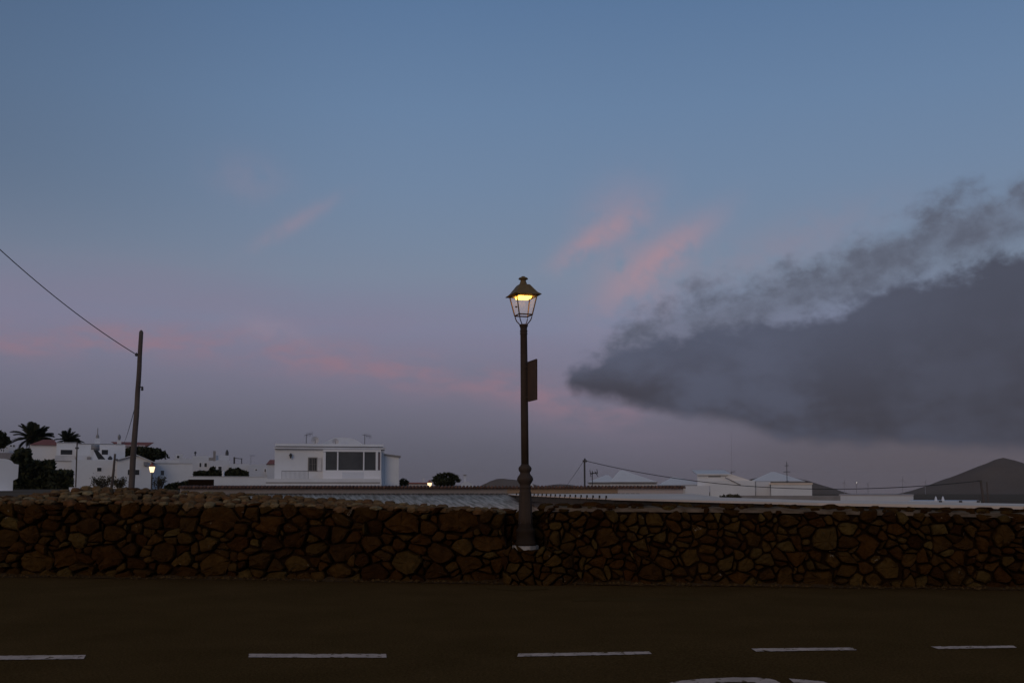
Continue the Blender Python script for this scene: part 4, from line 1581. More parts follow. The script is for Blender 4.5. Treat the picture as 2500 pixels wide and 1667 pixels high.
# terrace wall in front of the far settlement
h = Fr(556, 84, 'long white terrace wall with dark plants above it', 'wall', 'terrace_wall')
h.part('wall', 'whitewash', (X2(130), Y2(524), X2(868), 1200, 0, 0.3), ground=True)
h.part('coping', 'whitewash_stained', (X2(126), Y2(518), X2(870), Y2(525), -0.06, 0.36))
q = h.L(X2(450), Y2(518), 0.15)
MB().lathe([(0.10, 0), (0.10, 0.15), (0.06, 0.18), (0.12, 0.3), (0.09, 0.4), (0.02, 0.48)], 10, (q.x, 0.15, q.z)).build('finial', 'white_trim', h.root, True)
h = Fr(488, 80, 'short dark brown wall before the white terrace wall', 'wall', 'garden_wall')
h.part('wall', 'core', (X2(118), Y2(548), X2(360), 1205, 0, 0.5), ground=True)

# tiny houses up the slope at the left edge
for i, (a_, b_, c_, Y, lab, wn) in enumerate(((-30, 1094, 14, 300, 'tiny white house on the slope at the far left edge', ((2, 1096, 5, 1101), (8, 1096, 10, 1103))),
                                          (13, 1088, 24, 310, 'tiny white house on the slope, the middle one of three', ((16, 1091, 18, 1095),)),
                                          (23, 1084, 38, 306, 'tiny tall white house on the slope above the hedge', ((24, 1086, 29, 1090), (32, 1086, 36, 1091), (33, 1098, 35, 1103))))):
    f = Fr((a_ + c_) / 2, Y, lab, group='tiny houses on the slope')
    f.part('wall', 'far_white', (a_, b_, c_, 1109, 0, 7), ground=True)
    for wd in wn: f.window(*wd, 0, fw=0.1)
h = Fr(10, 280, 'grey retaining wall below the tiny houses on the slope', 'wall', 'retaining_wall')
h.part('wall', 'grey_render', (-60, 1104, 36, 1118, 0, 0.6), ground=True)

# low things right of the main house
h = Fr(1012, 150, 'low pinkish roof beyond the sunroom house', 'house')
h.part('wall', 'pale_pink', (992, 1180, 1046, 1195, 0, 6), ground=True)
h.part('roof', 'tile_red', (990, 1177.5, 1048, 1180, -0.3, 6.3))
q = h.L(1034, 1178, 2)
MB().box((q.x - 0.15, 2, q.z - 0.2), (q.x + 0.15, 2.4, q.z + 0.7)).build('chimney', 'far_white', h.root)
h = Fr(1139, 170, 'white domed house with a slim chimney beside the round bush', 'house')
A, B, T = h.L(1120, 1188, 0), h.L(1158, 1188, 0), h.L(1137, 1174.5, 0)
MB().prism([(A.x, 0), (B.x, 0), (B.x, A.z)] + [(lerp(B.x, A.x, i / 10), A.z + (T.z - A.z) * sin(pi * i / 10)) for i in range(1, 10)] + [(A.x, A.z)], 0, 6).build('wall', 'far_white', h.root)
h.part('chimney', 'far_white', (1132.5, 1162, 1137.5, 1177, 1, 1.5))
h.part('chimney_cap', 'grey_trim', (1131, 1158, 1139, 1161, 0.8, 1.7))
h = Fr(1298, 140, 'white gable end just right of the lamp post foot', 'house')
h.poly('wall', 'far_white', [(1286, 1195), (1303, 1195), (1302, 1184), (1296, 1177), (1286, 1180)], 0, 6)

# ------------------------------------------------------------------ white houses on the right
X4 = lambda c: 1380 + c / 3.794
Y4 = lambda c: 1080 + c / 3.794


def pyramid_house(px, Y, lab, wall, eave_, apex, dep=6.0, mat='far_white'):
    f = Fr(px, Y, lab)
    f.part('wall', mat, (wall[0], wall[2], wall[1], 1216, 0, dep), ground=True)
    A, B, T = f.L(eave_[0], eave_[2], -0.35), f.L(eave_[1], eave_[2], -0.35), f.L(apex[0], apex[1], dep / 2)
    MB().hip(A.x, B.x, -0.35, dep + 0.35, A.z, T.z, 0.15, 0.1, cx=T.x).build('roof', 'white_roof', f.root)
    MB().box((A.x, -0.36, A.z - 0.09), (B.x, dep + 0.36, A.z - 0.002)).build('eave', 'grey_trim', f.root)
    return f


pyramid_house(1540, 92, 'white house with a low pyramid roof behind the thin wire post', (X4(415), X4(850), Y4(372)), (X4(410), X4(856), Y4(364)), (X4(520), Y4(256)))
pyramid_house(1475, 99, 'white house wing with a hipped roof left of the pyramid roof', (X4(215), X4(440), Y4(372)), (X4(203), X4(470), Y4(366)), (X4(390), Y4(300)))
h = pyramid_house(1655, 96, 'low white hip roofed house between two pyramid roofs', (X4(870), X4(1300), Y4(398)), (X4(855), X4(1310), Y4(394)), (X4(1010), Y4(318)))
h = Fr(1735, 90, 'tall white house block with a sloping slab roof and slot window', 'house')
h.part('wall', 'whitewash', (X4(1340), Y4(352), X4(1760), 1220, 0, 6), ground=True)
h.part('shaded_wing', 'whitewash_stained', (X4(1112), Y4(400), X4(1335), 1220, -0.4, 5), ground=True)  # this wing's shade is put into its colour by the duller whitewash
h.part('tower', 'whitewash', (X4(1222), Y4(292), X4(1530), Y4(402), 0.5, 5))
pp = [h.L(X4(x), Y4(y), 0.2) for x, y in ((1222, 292), (1535, 292), (1478, 246), (1160, 246))]
A = MB()
vs = [(pp[0].x, 0.2, pp[0].z), (pp[1].x, 0.2, pp[1].z), (pp[2].x, 5.4, pp[2].z), (pp[3].x, 5.4, pp[3].z)]
A.slab(vs, 0.10).build('roof', 'white_roof', h.root)
h.window(X4(1326), Y4(311), X4(1440), Y4(319), 0.5, fw=0.02)
h.poly('side_roof', 'white_roof', [(X4(1535), Y4(292)), (X4(1720), Y4(352)), (X4(1720), Y4(360)), (X4(1480), Y4(360)), (X4(1480), Y4(320))], 0.2, 5)
q0_ = h.L(X4(1480), Y4(322), 0); q1_ = h.L(X4(1622), Y4(390), 0)
MB().tube([(q0_.x, -0.1, q0_.z), (q1_.x, -0.1, q1_.z)], 0.045, 5).build('stair_rail', 'grey_trim', h.root)
q = h.L(X4(1540), Y4(340), 1)
antenna(h.root, (q.x, 1, q.z), h.L(X4(1540), Y4(272), 1).z - q.z, n=3, w=0.35)
q = h.L(1787, 1170, 2)
MB().tube([(q.x, 2, q.z - 1), (q.x, 2, h.L(1787, 1052, 2).z)], [0.012, 0.008], 4).build('radio_mast', 'faint_metal', h.root)
h = pyramid_house(1898, 90, 'white house with a pyramid roof and tall aerial at the right end', (X4(1850), X4(2210), Y4(362)), (X4(1712), X4(2222), Y4(358)), (X4(1925), Y4(270)))
h.part('front_block', 'whitewash', (X4(1905), Y4(388), X4(2288), 1218, -3, -0.36), ground=True)
h.part('front_parapet', 'pale_roof', (X4(1890), Y4(374), X4(2292), Y4(387), -3.1, -0.37))
h.part('shaded_wing', 'whitewash_stained', (X4(1762), Y4(362), X4(1903), 1218, -0.8, -0.37), ground=True)  # shade again put into the colour, with the duller whitewash
q = h.L(X4(2055), Y4(375), -1)
MB().tube([(q.x, -1, q.z - 0.1), (q.x, -1, h.L(X4(2050), Y4(180), -1).z)], 0.03, 5).build('antenna', 'dark_metal', h.root)
for yy, wd in ((272, 0.3), (215, 0.18), (360, 0.15)):
    z = h.L(X4(2055), Y4(yy), -1).z
    MB().tube([(q.x - wd, -1, z), (q.x + wd, -1, z + 0.02)], 0.025, 4).build('element', 'dark_metal', h.root)

h = Fr(1930, 75, 'low grey boundary wall below the right hand white houses', 'wall', 'boundary_wall')
h.part('wall', 'grey_trim', (1800, 1209, 2052, 1226, 0, 0.4), ground=True)
X5 = lambda c: 1950 + c / 4.276
Y5 = lambda c: 1080 + c / 4.276
h = Fr(2140, 120, 'long low pale building before the far hills', 'building', 'building', zg=-1.0)
h.part('wall', 'far_white', (X5(420), Y5(552), X5(1200), 1235, 0, 6), ground=True)
h.part('roof_edge', 'pale_pink', (X5(418), Y5(541), X5(1204), Y5(551), -0.1, 6))
h = Fr(2316, 55, 'low white flat roof with two little pointed chimneys', 'building', 'building', zg=-0.6)
h.part('roof', 'far_white', (X5(1150), Y5(607), X5(1900), Y5(640), 0, 4))
h.part('wall', 'whitewash_stained', (X5(1160), Y5(640), X5(1890), 1240, 0.1, 3.9), ground=True)
for cx in (1432, 1506):
    q = h.L(X5(cx), Y5(607), 0.5)
    MB().lathe([(0.10, -0.05), (0.07, 0.08), (0.035, 0.22), (0.01, 0.25)], 8, (q.x, 0.5, q.z)).build('chimney', 'white_trim', h.root)
for cx in (1480, 1690, 1875):
    q = h.L(X5(cx), Y5(612), -0.02)
    MB().box((q.x - 0.08, -0.05, q.z - 0.06), (q.x + 0.08, -0.005, q.z + 0.04)).build('scupper', 'dark_metal', h.root)

# ------------------------------------------------------------------ poles, wires, far lamps
base = P(318, 1206, 30.0)
base.z = terrain(base.x, 30.0) - 0.1
pole = empty('utility_pole', base, 0, 'tall leaning wooden utility pole at the left behind the wall', 'utility pole')
top = P(344, 811, 30.0)
pts, rs = [], []
for i in range(15):
    t = i / 14
    p = base.lerp(top, t) - base
    pts.append((p.x + 0.018 * mnoise.noise(Vector((t * 5, 1, 0))) + 0.02 * sin(t * 2.6), 0.015 * mnoise.noise(Vector((t * 6, 5, 0))), p.z))
    rs.append(lerp(0.094, 0.062, t) * (1 + 0.05 * mnoise.noise(Vector((t * 14, 9, 0)))))
mb = MB().tube(pts, rs, 12)
mb.build('shaft', 'wood', pole, True)
MB().lathe([(0.066, -0.02), (0.05, 0.03), (0.01, 0.07)], 10, (pts[-1][0], pts[-1][1], pts[-1][2])).build('pole_tip', 'wood', pole)
q = P(345, 950, 30) - base
MB().tube([(q.x - 0.10, -0.03, q.z + 0.09), (q.x + 0.04, -0.06, q.z + 0.05)], 0.022, 6).build('hook', 'dark_metal', pole)
MB().lathe([(0.02, -0.05), (0.045, -0.02), (0.03, 0.02), (0.04, 0.05), (0.015, 0.08)], 8, (q.x + 0.05, -0.06, q.z)).build('insulator', 'dark_metal', pole)
q = P(334, 866, 30) - base
MB().lathe([(0.02, -0.05), (0.05, -0.02), (0.035, 0.03), (0.015, 0.06)], 8, (q.x - 0.005, -0.02, q.z)).build('insulator', 'dark_metal', pole)


def span(a_, b_, sag, n=28):
    return [a_.lerp(b_, i / n) - Vector((0, 0, sag * 4 * (i / n) * (1 - i / n))) for i in range(n + 1)]


def wire(a_, b_, sag, r, label, name='overhead_wire', thru=None):
    pts = span(a_, b_, sag)
    mb = MB().tube([p - a_ for p in pts], r, 5)
    o_ = mb.build(name, 'wire', None)
    o_.location = a_
    return tag(o_, label, 'wire')


A = P(334, 866, 30)
far_end = P(-420, 170, 22)
wire(A, far_end, 0.55, 0.013, 'thin overhead wire rising from the wooden pole to the upper left')
wire(P(328, 1000, 30), P(299, 1084, 124), 0.3, 0.012, 'faint service wire from the wooden pole down to the red roof')

Y_p = 60.0
h = Fr(1427, Y_p, 'thin dark metal post carrying a wire right of the street lamp', 'post', 'wire_post')
A, B = h.L(1427, 1124), h.L(1428, 1215)
MB().tube([(B.x, 0, min(B.z, 0)), (A.x, 0, A.z)], 0.055, 7).build('shaft', 'dark_metal', h.root)
MB().box((A.x - 0.11, -0.09, A.z - 0.09), (A.x + 0.15, 0.09, A.z + 0.03)).build('bracket', 'dark_metal', h.root)
MB().lathe([(0.04, -0.1), (0.06, 0), (0.03, 0.06)], 8, (A.x + 0.02, -0.05, A.z + 0.08)).build('insulator', 'dark_metal', h.root)
pa = P(1430, 1124.5, Y_p)
h = Fr(2400, 48.0, 'short leaning wooden pole pair at the right before the volcano', 'utility pole', 'utility_pole', zg=-0.6)
A, B = h.L(2394, 1172.5), h.L(2409, 1236)
MB().tube([(B.x, 0, 0), ((A.x + B.x) / 2 + 0.01, 0, (A.z) / 2), (A.x, 0, A.z)], [0.07, 0.062, 0.055], 8).build('shaft', 'wood', h.root, True)
A2_, B2_ = h.L(2409, 1176), h.L(2416, 1236)
MB().tube([(B2_.x, 0.3, 0), (A2_.x, 0.2, A2_.z)], 0.035, 7).build('brace', 'wood', h.root, True)
MB().box((A.x - 0.14, -0.06, A.z - 0.03), (A.x + 0.06, 0.06, A.z + 0.02)).build('crossarm', 'dark_metal', h.root)
pb_ = P(2392, 1173.5, 48.0)
# sag found from the lowest visible point of the wire
wire(pa, pb_, 0.93, 0.020, 'dark sagging wire between the thin post and the leaning right hand pole')
wire(P(1425, 1125, Y_p), P(1380, 1190, 75), 0.02, 0.012, 'faint stay wire running down left from the thin wire post', 'stay_wire')
h = Fr(1446, 62, 'television aerial on a short mast beside the thin wire post', 'antenna', 'television_aerial')
A, B = h.L(1446, 1149), h.L(1446, 1200)
MB().tube([(B.x, 0, 0), (A.x, 0, A.z)], 0.03, 6).build('mast', 'dark_metal', h.root)
for x0, y0, x1, y1 in ((1440, 1147, 1443, 1164), (1443, 1157, 1459, 1152), (1457, 1145, 1459, 1155), (1452, 1150, 1460, 1163), (1447, 1154, 1460, 1156), (1440, 1153, 1447, 1157)):
    p, q = h.L(x0, y0), h.L(x1, y1)
    MB().tube([(p.x, 0, p.z), (q.x, 0.05, q.z)], 0.02, 4).build('element', 'dark_metal', h.root)

# thin pole before the big left house and the leaning stub
h = Fr(187, 70, 'thin dark pole standing before the white houses', 'pole', 'thin_pole')
A, B = h.L(188.5, Y1(462)), h.L(184.5, 1196)
MB().tube([(B.x, 0, 0), (A.x, 0, A.z)], 0.045, 7).build('shaft', 'wood', h.root)
MB().box((A.x - 0.12, -0.05, A.z - 0.5), (A.x + 0.12, 0.05, A.z - 0.38)).build('crossarm', 'dark_metal', h.root)
h = Fr(274, 55, 'shorter tilted wooden pole beside the tall one', 'pole', 'leaning_pole')
A, B = h.L(281, Y1(600)), h.L(270.5, 1192)
MB().tube([(B.x, 0, 0), ((A.x + B.x) / 2 + 0.02, 0, A.z / 2), (A.x, 0, A.z)], [0.075, 0.068, 0.055], 9).build('shaft', 'wood', h.root, True)
MB().box((A.x - 0.02, -0.07, A.z - 0.35), (A.x + 0.16, 0.07, A.z - 0.28)).build('crossarm', 'dark_metal', h.root)


def small_lamp(px, Y, py_top, py_mid, w_px, label):
    f = Fr(px, Y, label, 'street lamp', 'street_lamp', group='street lamps')
    T, M = f.L(px, py_top), f.L(px, py_mid)
    wd = w_px / FPX * Y
    hh = T.z - M.z
    MB().tube([(0, 0, 0), (0, 0, M.z)], [0.07, 0.05], 8).build('pole', 'dark_metal', f.root)
    hd = MB().lathe([(wd * 0.26, M.z), (wd * 0.28, M.z + hh * 0.04), (wd * 0.46, M.z + hh * 0.56), (wd * 0.42, M.z + hh * 0.6)], 4).build('lantern_glass', 'lamp_far_light', f.root)
    MB().lathe([(wd * 0.56, M.z + hh * 0.601), (wd * 0.5, M.z + hh * 0.66), (wd * 0.2, M.z + hh * 0.88), (wd * 0.12, M.z + hh * 0.95), (wd * 0.03, M.z + hh)], 4).build('lantern_roof', 'lamp_red', f.root)
    return f


small_lamp(370, 82, Y1(705), Y1(812), 15, 'small lit street lamp with a red cap before the left houses')
small_lamp(1048.7, 100, 1171, 1189, 12, 'small lit street lamp with a red cap beside the round bush')

# ------------------------------------------------------------------ vegetation
vr = random.Random(77)


def leaf_cloud(mb, c, rad, n, size, clumps=14, spread=0.34, flat=0.0):
    cl = []
    for _ in range(clumps):
        while True:
            p = Vector((vr.uniform(-1, 1), vr.uniform(-1, 1), vr.uniform(-1, 1)))
            if 0.25 < p.length < 0.92: break
        cl.append(p)
    for _ in range(n):
        k = vr.choice(cl)
        p = k + Vector((vr.gauss(0, spread), vr.gauss(0, spread), vr.gauss(0, spread)))
        lim = 0.92 + 0.42 * mnoise.noise(p.normalized() * 2.6 + Vector((c[0], c[1], 3.0))) + 0.12 * vr.random()
        if p.length > lim: p = p.normalized() * lim * (1 - 0.25 * vr.random() ** 2)
        if p.z < -1 + flat: p.z = -1 + flat + vr.random() * 0.2
        q = Vector((c[0] + p.x * rad[0], c[1] + p.y * rad[1], c[2] + p.z * rad[2]))
        s = size * vr.uniform(0.6, 1.4)
        u = Vector((vr.gauss(0, 1), vr.gauss(0, 1), vr.gauss(0, 1))).normalized()
        v = u.cross(Vector((vr.gauss(0, 1), vr.gauss(0, 1), vr.gauss(0, 1)))).normalized()
        o_ = len(mb.v)
        mb.v += [tuple(q - u * s), tuple(q + v * s * 0.5), tuple(q + u * s), tuple(q - v * s * 0.5)]
        mb.f.append((o_, o_ + 1, o_ + 2, o_ + 3))


def bush(px0, py0, px1, py1, Y, label, name='bush', mat='foliage', n=900, size=0.12, dep=None, cat='bush', clumps=14, spread=0.3, trunk=True, group=None):
    f = Fr((px0 + px1) / 2, Y, label, cat, name, group=group)
    A, B = f.L(px0, py0), f.L(px1, py1)
    rx, rz_ = (B.x - A.x) / 2, (A.z - B.z) / 2
    mb = MB()
    leaf_cloud(mb, ((A.x + B.x) / 2, 0, (A.z + B.z) / 2), (rx, dep or rx * 0.8, rz_), n, size, clumps, spread)
    mb.build('crown', mat, f.root)
    if trunk:
        cx = (A.x + B.x) / 2
        m = MB().tube([(cx, 0, 0), (cx + 0.1, 0, B.z + rz_ * 0.6)], [0.16, 0.09], 7)
        for k in range(5):
            an = 2 * pi * k / 5
            m.tube([(cx + 0.05, 0, B.z + rz_ * 0.2), (cx + rx * 0.5 * cos(an), rx * 0.4 * sin(an), B.z + rz_ * 1.1)], [0.07, 0.03], 5)
        m.build('trunk', 'bark', f.root)
    return f


def hedge(px0, px1, tops, py1, Y, label, mat='foliage', n=2200, size=0.16, dep=1.2, cat='hedge', name='hedge'):
    """an uneven run of foliage; tops is a px profile of its upper outline"""
    f = Fr((px0 + px1) / 2, Y, label, cat, name)
    mb = MB()
    for _ in range(n):
        px = vr.uniform(px0, px1)
        tp = interp(tops, px)
        py = lerp(tp, py1, vr.random() ** 0.85) + vr.gauss(0, 0.8)
        dd = vr.uniform(-dep, dep)
        q = f.L(px, py, dd)
        s = size * vr.uniform(0.6, 1.4)
        u = Vector((vr.gauss(0, 1), vr.gauss(0, 1), vr.gauss(0, 1))).normalized()
        v = u.cross(Vector((vr.gauss(0, 1), vr.gauss(0, 1), vr.gauss(0, 1)))).normalized()
        o_ = len(mb.v)
        mb.v += [tuple(q - u * s), tuple(q + v * s * 0.55), tuple(q + u * s), tuple(q - v * s * 0.55)]
        mb.f.append((o_, o_ + 1, o_ + 2, o_ + 3))
    mb.build('foliage', mat, f.root)
    xs_ = [lerp(px0, px1, (i + 0.5) / 6) for i in range(6)]
    for x in xs_:
        b_ = f.L(x, py1)
        MB().tube([(b_.x, 0, 0), (b_.x + vr.uniform(-0.2, 0.2), 0.2, f.L(x, lerp(interp(tops, x), py1, 0.4)).z)], [0.07, 0.03], 5).build('stem', 'bark', f.root)
    return f


hedge(30, 132, [(30, 1115), (40, 1097), (72, 1097), (76, 1122), (95, 1127), (110, 1126), (130, 1124)], 1193, 78, 'tall dark hedge below the red roofed house', n=5200, size=0.22, dep=2.0)
hedge(120, 176, [(120, 1126), (130, 1150), (176, 1150)], 1193, 76, 'dark hedge below the terrace of the two level house', n=3200, size=0.2, dep=1.5)
bush(-30, 1053, 22, 1094, 120, 'dark rounded tree crown at the left picture edge', 'tree', n=1800, size=0.24, cat='tree', clumps=18)
bush(284, 1091, 408, 1128, 110, 'wide dome shaped dark pine behind the gabled house', 'pine_tree', n=4200, size=0.24, dep=2.4, cat='tree', clumps=34, spread=0.2)
hedge(402, 465, [(402, 1186), (420, 1180), (440, 1177), (465, 1172)], 1194, 81, 'low dark hedge before the low flat house', n=1500, size=0.12, dep=0.6)
hedge(473, 545, [(473, 1153), (490, 1149), (508, 1152), (513, 1143), (522, 1139), (528, 1148), (540, 1150), (545, 1156)], 1164, 88, 'dark plants above the terrace wall left of its finial', n=1800, size=0.13, dep=0.5, name='planting', cat='plants')
hedge(547, 606, [(547, 1155), (556, 1148), (562, 1142), (570, 1146), (582, 1141), (590, 1148), (606, 1152)], 1164, 88, 'dark plants above the terrace wall right of its finial', n=1800, size=0.13, dep=0.5, name='planting', cat='plants')
bush(974, 1167, 998, 1190, 84, 'small dark bush at the corner of the sunroom house', n=450, size=0.11, clumps=8, spread=0.35)
# spiky round bush
f = bush(1057, 1153, 1122, 1192, 96, 'large round spiky dark bush beside the far lamp', n=1700, size=0.15, clumps=22, spread=0.17)
mb = MB()
A, B = f.L(1057, 1153), f.L(1122, 1192)
for i in range(190):
    t = vr.uniform(-0.15, pi + 0.15)
    c = Vector(((A.x + B.x) / 2, 0, (A.z + B.z) / 2 - 0.05))
    dirv = Vector((cos(t), vr.uniform(-0.5, 0.5), sin(t))).normalized()
    rxz = Vector(((B.x - A.x) / 2, 1.0, (A.z - B.z) / 2))
    p = c + Vector((dirv.x * rxz.x, dirv.y * rxz.y, dirv.z * rxz.z)) * 0.85
    q = c + Vector((dirv.x * rxz.x, dirv.y * rxz.y, dirv.z * rxz.z)) * (1.0 + 0.22 * abs(sin(t * 6.3 + 0.7)) * vr.random() + 0.06)
    sd_ = Vector((-dirv.z, 0, dirv.x)) * 0.07
    o_ = len(mb.v)
    mb.v += [tuple(p - sd_), tuple(p + sd_), tuple(q)]
    mb.f.append((o_, o_ + 1, o_ + 2))
tag(mb.build('spikes', 'foliage', f.root), kind='stuff')
hedge(1757, 1806, [(1757, 1212), (1768, 1208), (1772, 1213), (1782, 1206), (1792, 1210), (1800, 1205), (1806, 1212)], 1218, 62, 'low sprawling shrub at the edge of the pale shed roof', 'foliage_dry', n=500, size=0.09, dep=0.3, name='shrub', cat='shrub')


def twig_bush(px0, py0, px1, py1, Y, label, n=40):
    f = Fr((px0 + px1) / 2, Y, label, 'shrub', 'dry_shrub')
    A, B = f.L(px0, py0), f.L(px1, py1)
    tw, lf = MB(), MB()
    for i in range(n):
        b_ = Vector((lerp(A.x, B.x, vr.uniform(0.3, 0.7)), vr.uniform(-0.3, 0.3), 0.0))
        e = Vector((lerp(A.x, B.x, vr.random()), vr.uniform(-0.6, 0.6), lerp(B.z, A.z, vr.uniform(0.3, 1))))
        m = b_.lerp(e, 0.55) + Vector((vr.gauss(0, 0.1), 0, 0.15))
        tw.tube([b_, m, e], [0.022, 0.014, 0.006], 4)
        for _ in range(16):
            q = m.lerp(e, vr.random()) + Vector((vr.gauss(0, 0.08), vr.gauss(0, 0.08), vr.gauss(0, 0.08)))
            u = Vector((vr.gauss(0, 1), vr.gauss(0, 1), vr.gauss(0, 1))).normalized() * 0.06
            v = u.cross(Vector((vr.gauss(0, 1), vr.gauss(0, 1), vr.gauss(0, 1)))).normalized() * 0.035
            o_ = len(lf.v)
            lf.v += [tuple(q - u), tuple(q + v), tuple(q + u), tuple(q - v)]
            lf.f.append((o_, o_ + 1, o_ + 2, o_ + 3))
    tw.build('twigs', 'bark', f.root)
    lf.build('leaves', 'foliage_dry', f.root)


twig_bush(X1(1040), Y1(850), X1(1300), 1192, 66, 'sprawling dry shrub before the big white house')
twig_bush(X1(1290), Y1(860), X1(1460), 1192, 62, 'dry twiggy shrub at the foot of the tilted pole', 30)
twig_bush(X1(1755), Y1(850), X1(1895), 1192, 72, 'thin dry shrub right of the far red capped lamp', 26)


# palms: trunk and single fronds
def frond_mesh(L_, droop, seed):
    r = random.Random(seed)
    mb = MB()
    N = 13
    spine = []
    for i in range(N + 1):
        t = i / N
        spine.append(Vector((L_ * t * (1 - 0.12 * t), 0, -droop * t * t * L_)))
    mb.tube(spine, [0.03 * (1 - 0.75 * i / N) + 0.006 for i in range(N + 1)], 4)
    for i in range(2, N + 1):
        for k in range(2):
            p = spine[i - 1].lerp(spine[i], k / 2)
            t = (i - 1 + k / 2) / N
            ln = L_ * 0.27 * (sin(pi * min(1, t * 0.9 + 0.12)) ** 0.6) * r.uniform(0.85, 1.1)
            for sg in (-1, 1):
                e = p + Vector((ln * 0.62, sg * ln * 0.78, -ln * 0.30 + r.uniform(-0.04, 0.04)))
                w_ = Vector((0.06, 0, 0.03)) * (L_ / 1.5)
                o_ = len(mb.v)
                mb.v += [tuple(p - w_), tuple(p + w_), tuple(e)]
                mb.f.append((o_, o_ + 1, o_ + 2))
    return mb.mesh('frond', 'palm_leaf')


def palm(px_base, py_base, px_c, py_c, Y, R, label, seed, nf=30):
    f = Fr(px_base, Y, label, 'palm tree', 'palm_tree', group='palm trees')
    b_, c = f.L(px_base, py_base), f.L(px_c, py_c)
    MB().tube([(b_.x, 0, 0), (lerp(b_.x, c.x, 0.6), 0, c.z * 0.55), (c.x, 0, c.z)], [0.26, 0.22, 0.2], 10).build('trunk', 'bark', f.root, True)
    MB().lathe([(0.2, -0.5), (0.36, -0.25), (0.34, 0.0), (0.12, 0.15)], 10, (c.x, 0, c.z)).build('crown_base', 'bark', f.root, True)
    r = random.Random(seed)
    meshes = [frond_mesh(R, dd, seed + i) for i, dd in enumerate((0.25, 0.40, 0.55, 0.75))]
    for i in range(nf):
        az = 2.399963 * i + r.uniform(-0.2, 0.2)
        lift = lerp(1.25, -0.25, (i + 0.5) / nf) + r.uniform(-0.08, 0.08)
        me = meshes[min(3, int(i / nf * 4))]
        o_ = bpy.data.objects.new('frond', me)
        COL.objects.link(o_)
        o_.parent = f.root
        o_.location = (c.x, 0, c.z - 0.05)
        d_ = Vector((cos(az) * cos(lift) + 0.45, sin(az) * cos(lift), sin(lift) + 0.15)).normalized()
        o_.rotation_euler = (r.uniform(-0.5, 0.5), -math.asin(d_.z), atan2(d_.y, d_.x))
        k = r.uniform(0.85, 1.12)
        o_.scale = (k, k, k)


palm(73, 1092, 78, 1070, 112, 2.25, 'bigger palm tree with a wide crown at the left', 41, 46)
palm(166, 1092, 164, 1076, 116, 1.65, 'smaller palm tree showing above the flat roof', 63, 40)

# rough ground cover behind the left stretch of wall
mb = MB()
for _ in range(2600):
    x = vr.uniform(-11.5, -4.0)
    yv = wall_y(x) + vr.uniform(1.05, 3.2)
    z = terrain(x, yv) + 0.02
    t = yv - wall_y(x) - 1.05
    z = max(z, interp(backL, x) - 0.10 - 0.12 * t) + 0.0
    s = vr.uniform(0.02, 0.06)
    u = Vector((vr.gauss(0, 1), vr.gauss(0, 1), vr.uniform(0.2, 1.4))).normalized() * s
    v = u.cross(Vector((vr.gauss(0, 1), vr.gauss(0, 1), vr.gauss(0, 1)))).normalized() * s * 0.3
    q = Vector((x, yv, z))
    o_ = len(mb.v)
    mb.v += [tuple(q - v), tuple(q + v), tuple(q + u)]
    mb.f.append((o_, o_ + 1, o_ + 2))
tag(mb.build('dry_grass', 'foliage_dry'), 'dry stubble on the bank behind the left stone wall', 'grass', kind='stuff')
mb = MB()
xs = [-12.5 + 0.3 * i for i in range(25)]
for x in xs:
    for t in (0.95, 1.4, 2.0, 2.8, 4.0):
        yv = wall_y(x) + t
        mb.v.append((x, yv, max(terrain(x, yv) - 0.03, interp(backL, x) - 0.10 - 0.10 * (t - 0.95) - 0.10 * ss(-6.8, -5.3, x)) + 0.03 * mnoise.noise(Vector((x * 2, yv * 2, 0)))))
for i in range(len(xs) - 1):
    for k in range(4):
        mb.f.append((i * 5 + k, i * 5 + k + 5, i * 5 + k + 6, i * 5 + k + 1))
tag(mb.build('earth_bank', 'soil', None, True), kind='structure')
q = P(186, 1194, 24)
blk = MB().box((-0.13, -0.1, -0.3), (0.13, 0.1, 0.05))
b_ = blk.build('white_block', 'whitewash_stained')
b_.location = q
tag(b_, 'small white block lying on the bank behind the left wall', 'block')

# ------------------------------------------------------------------ the air over the plain
hm = bpy.data.materials.new('haze')
hm.use_nodes = True
hm.node_tree.nodes.clear()
hv = hm.node_tree.nodes.new('ShaderNodeVolumePrincipled')
hv.inputs['Color'].default_value = (0.86, 0.78, 0.76, 1)
hv.inputs['Density'].default_value = HAZE
hv.inputs['Anisotropy'].default_value = 0.0
ho = hm.node_tree.nodes.new('ShaderNodeOutputMaterial')
hm.node_tree.links.new(hv.outputs[0], ho.inputs['Volume'])
MAT['haze'] = hm
tag(MB().box((-9000, -60, -66), (9000, 8000, 110)).build('haze', 'haze'), kind='stuff')

# ------------------------------------------------------------------ hills and turbines on the horizon


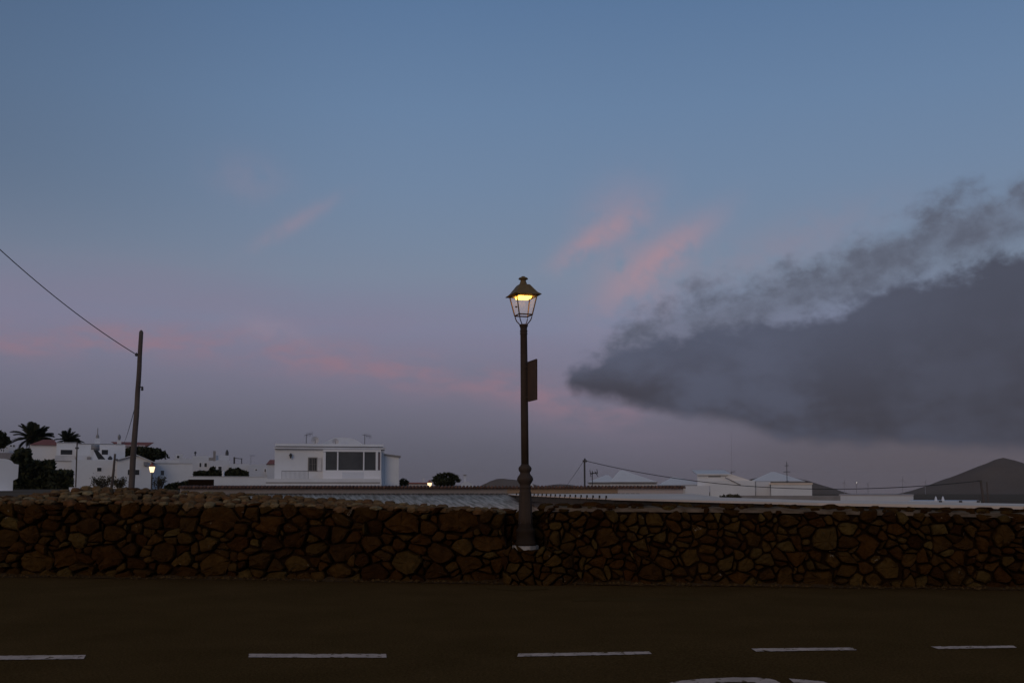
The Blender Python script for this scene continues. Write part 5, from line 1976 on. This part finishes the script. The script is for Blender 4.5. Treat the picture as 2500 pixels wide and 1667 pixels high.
def hill(px, py, Y, rad_px, base_py, label, prof, seed, skew=1.0):
    pk = P(px, py, Y)
    bs = P(px, base_py, Y)
    R = rad_px / FPX * Y
    H_ = pk.z - bs.z
    mb = MB()
    NA, NR = 64, 22
    for j in range(NR + 1):
        t = j / NR
        for i in range(NA):
            an = 2 * pi * i / NA
            rr_ = R * t * (1 + 0.07 * mnoise.noise(Vector((cos(an) * 1.5 + seed, sin(an) * 1.5, t))))
            zz = interp(prof, t) * H_ * (1 + 0.05 * mnoise.noise(Vector((cos(an) * 3 * t, sin(an) * 3 * t, seed)))) - (8 if t == 1 else 0)
            zz += H_ * 0.035 * mnoise.noise(Vector((cos(an) * 9 * t, sin(an) * 9 * t, seed + 4))) * (1 - t)
            mb.v.append((rr_ * cos(an) * (skew if cos(an) > 0 else 1.0), rr_ * sin(an), zz))
    for j in range(NR):
        for i in range(NA):
            k = (i + 1) % NA
            mb.f.append((j * NA + i, (j + 1) * NA + i, (j + 1) * NA + k, j * NA + k))
    o_ = mb.build('hill', 'hill', None, True)
    o_.location = (pk.x, pk.y, bs.z)
    return tag(o_, kind='structure')


cone = [(0, 1.0), (0.04, 0.965), (0.14, 0.865), (0.30, 0.695), (0.5, 0.455), (0.66, 0.27), (0.8, 0.13), (0.92, 0.04), (1, 0.0)]
dome = [(0, 1.0), (0.2, 0.95), (0.45, 0.74), (0.7, 0.40), (0.88, 0.12), (1, 0.0)]
hill(2450, 1117, 2300, 255, 1208, None, cone, 1.0, 1.15)
hill(1893, 1163, 2500, 180, 1207, None, dome, 5.0)
hill(1226, 1168, 2600, 64, 1190, None, dome, 9.0, 1.7)
hill(1370, 1181.5, 3000, 70, 1192, None, dome, 12.0, 1.0)
hill(1100, 1184, 3200, 120, 1193, None, dome, 15.0, 1.0)

for i, (px, top_, Yt, spin, lab) in enumerate(((2061, 1178, 1700, 0.3, 'leftmost faint wind turbine on the far plain'), (2091, 1180, 1750, 1.2, 'faint wind turbine with a white light on top'),
                                            (2119, 1180, 1800, 0.8, 'faint wind turbine in the middle of the far row'), (2204, 1172, 1650, 0.1, 'taller faint wind turbine right of the row middle'),
                                            (2259, 1176, 1700, 0.52, 'rightmost faint wind turbine near the volcano foot'))):
    f = Fr(px, Yt, lab, 'wind turbine', 'wind_turbine', group='wind turbines on the plain')
    T = f.L(px, top_)
    MB().tube([(0, 0, 0), (0, 0, T.z)], [0.5, 0.28], 8).build('tower', 'faint_metal', f.root)
    MB().box((-0.6, -1.2, T.z - 0.4), (0.6, 2.2, T.z + 0.8)).build('nacelle', 'faint_metal', f.root)
    for k in range(3):
        an = spin + 2 * pi * k / 3
        MB().tube([(0, -1.3, T.z + 0.2), (3 * sin(an), -1.3, T.z + 0.2 + 3 * cos(an)), (8.0 * sin(an), -1.3, T.z + 0.2 + 8.0 * cos(an))], [0.2, 0.32, 0.08], 5).build('blade', 'faint_metal', f.root)
    if i == 1:
        MB().lathe([(0.2, 0), (0.32, 0.3), (0.2, 0.6)], 8, (0, 0, T.z + 1.2)).build('beacon', 'beacon_light', f.root)
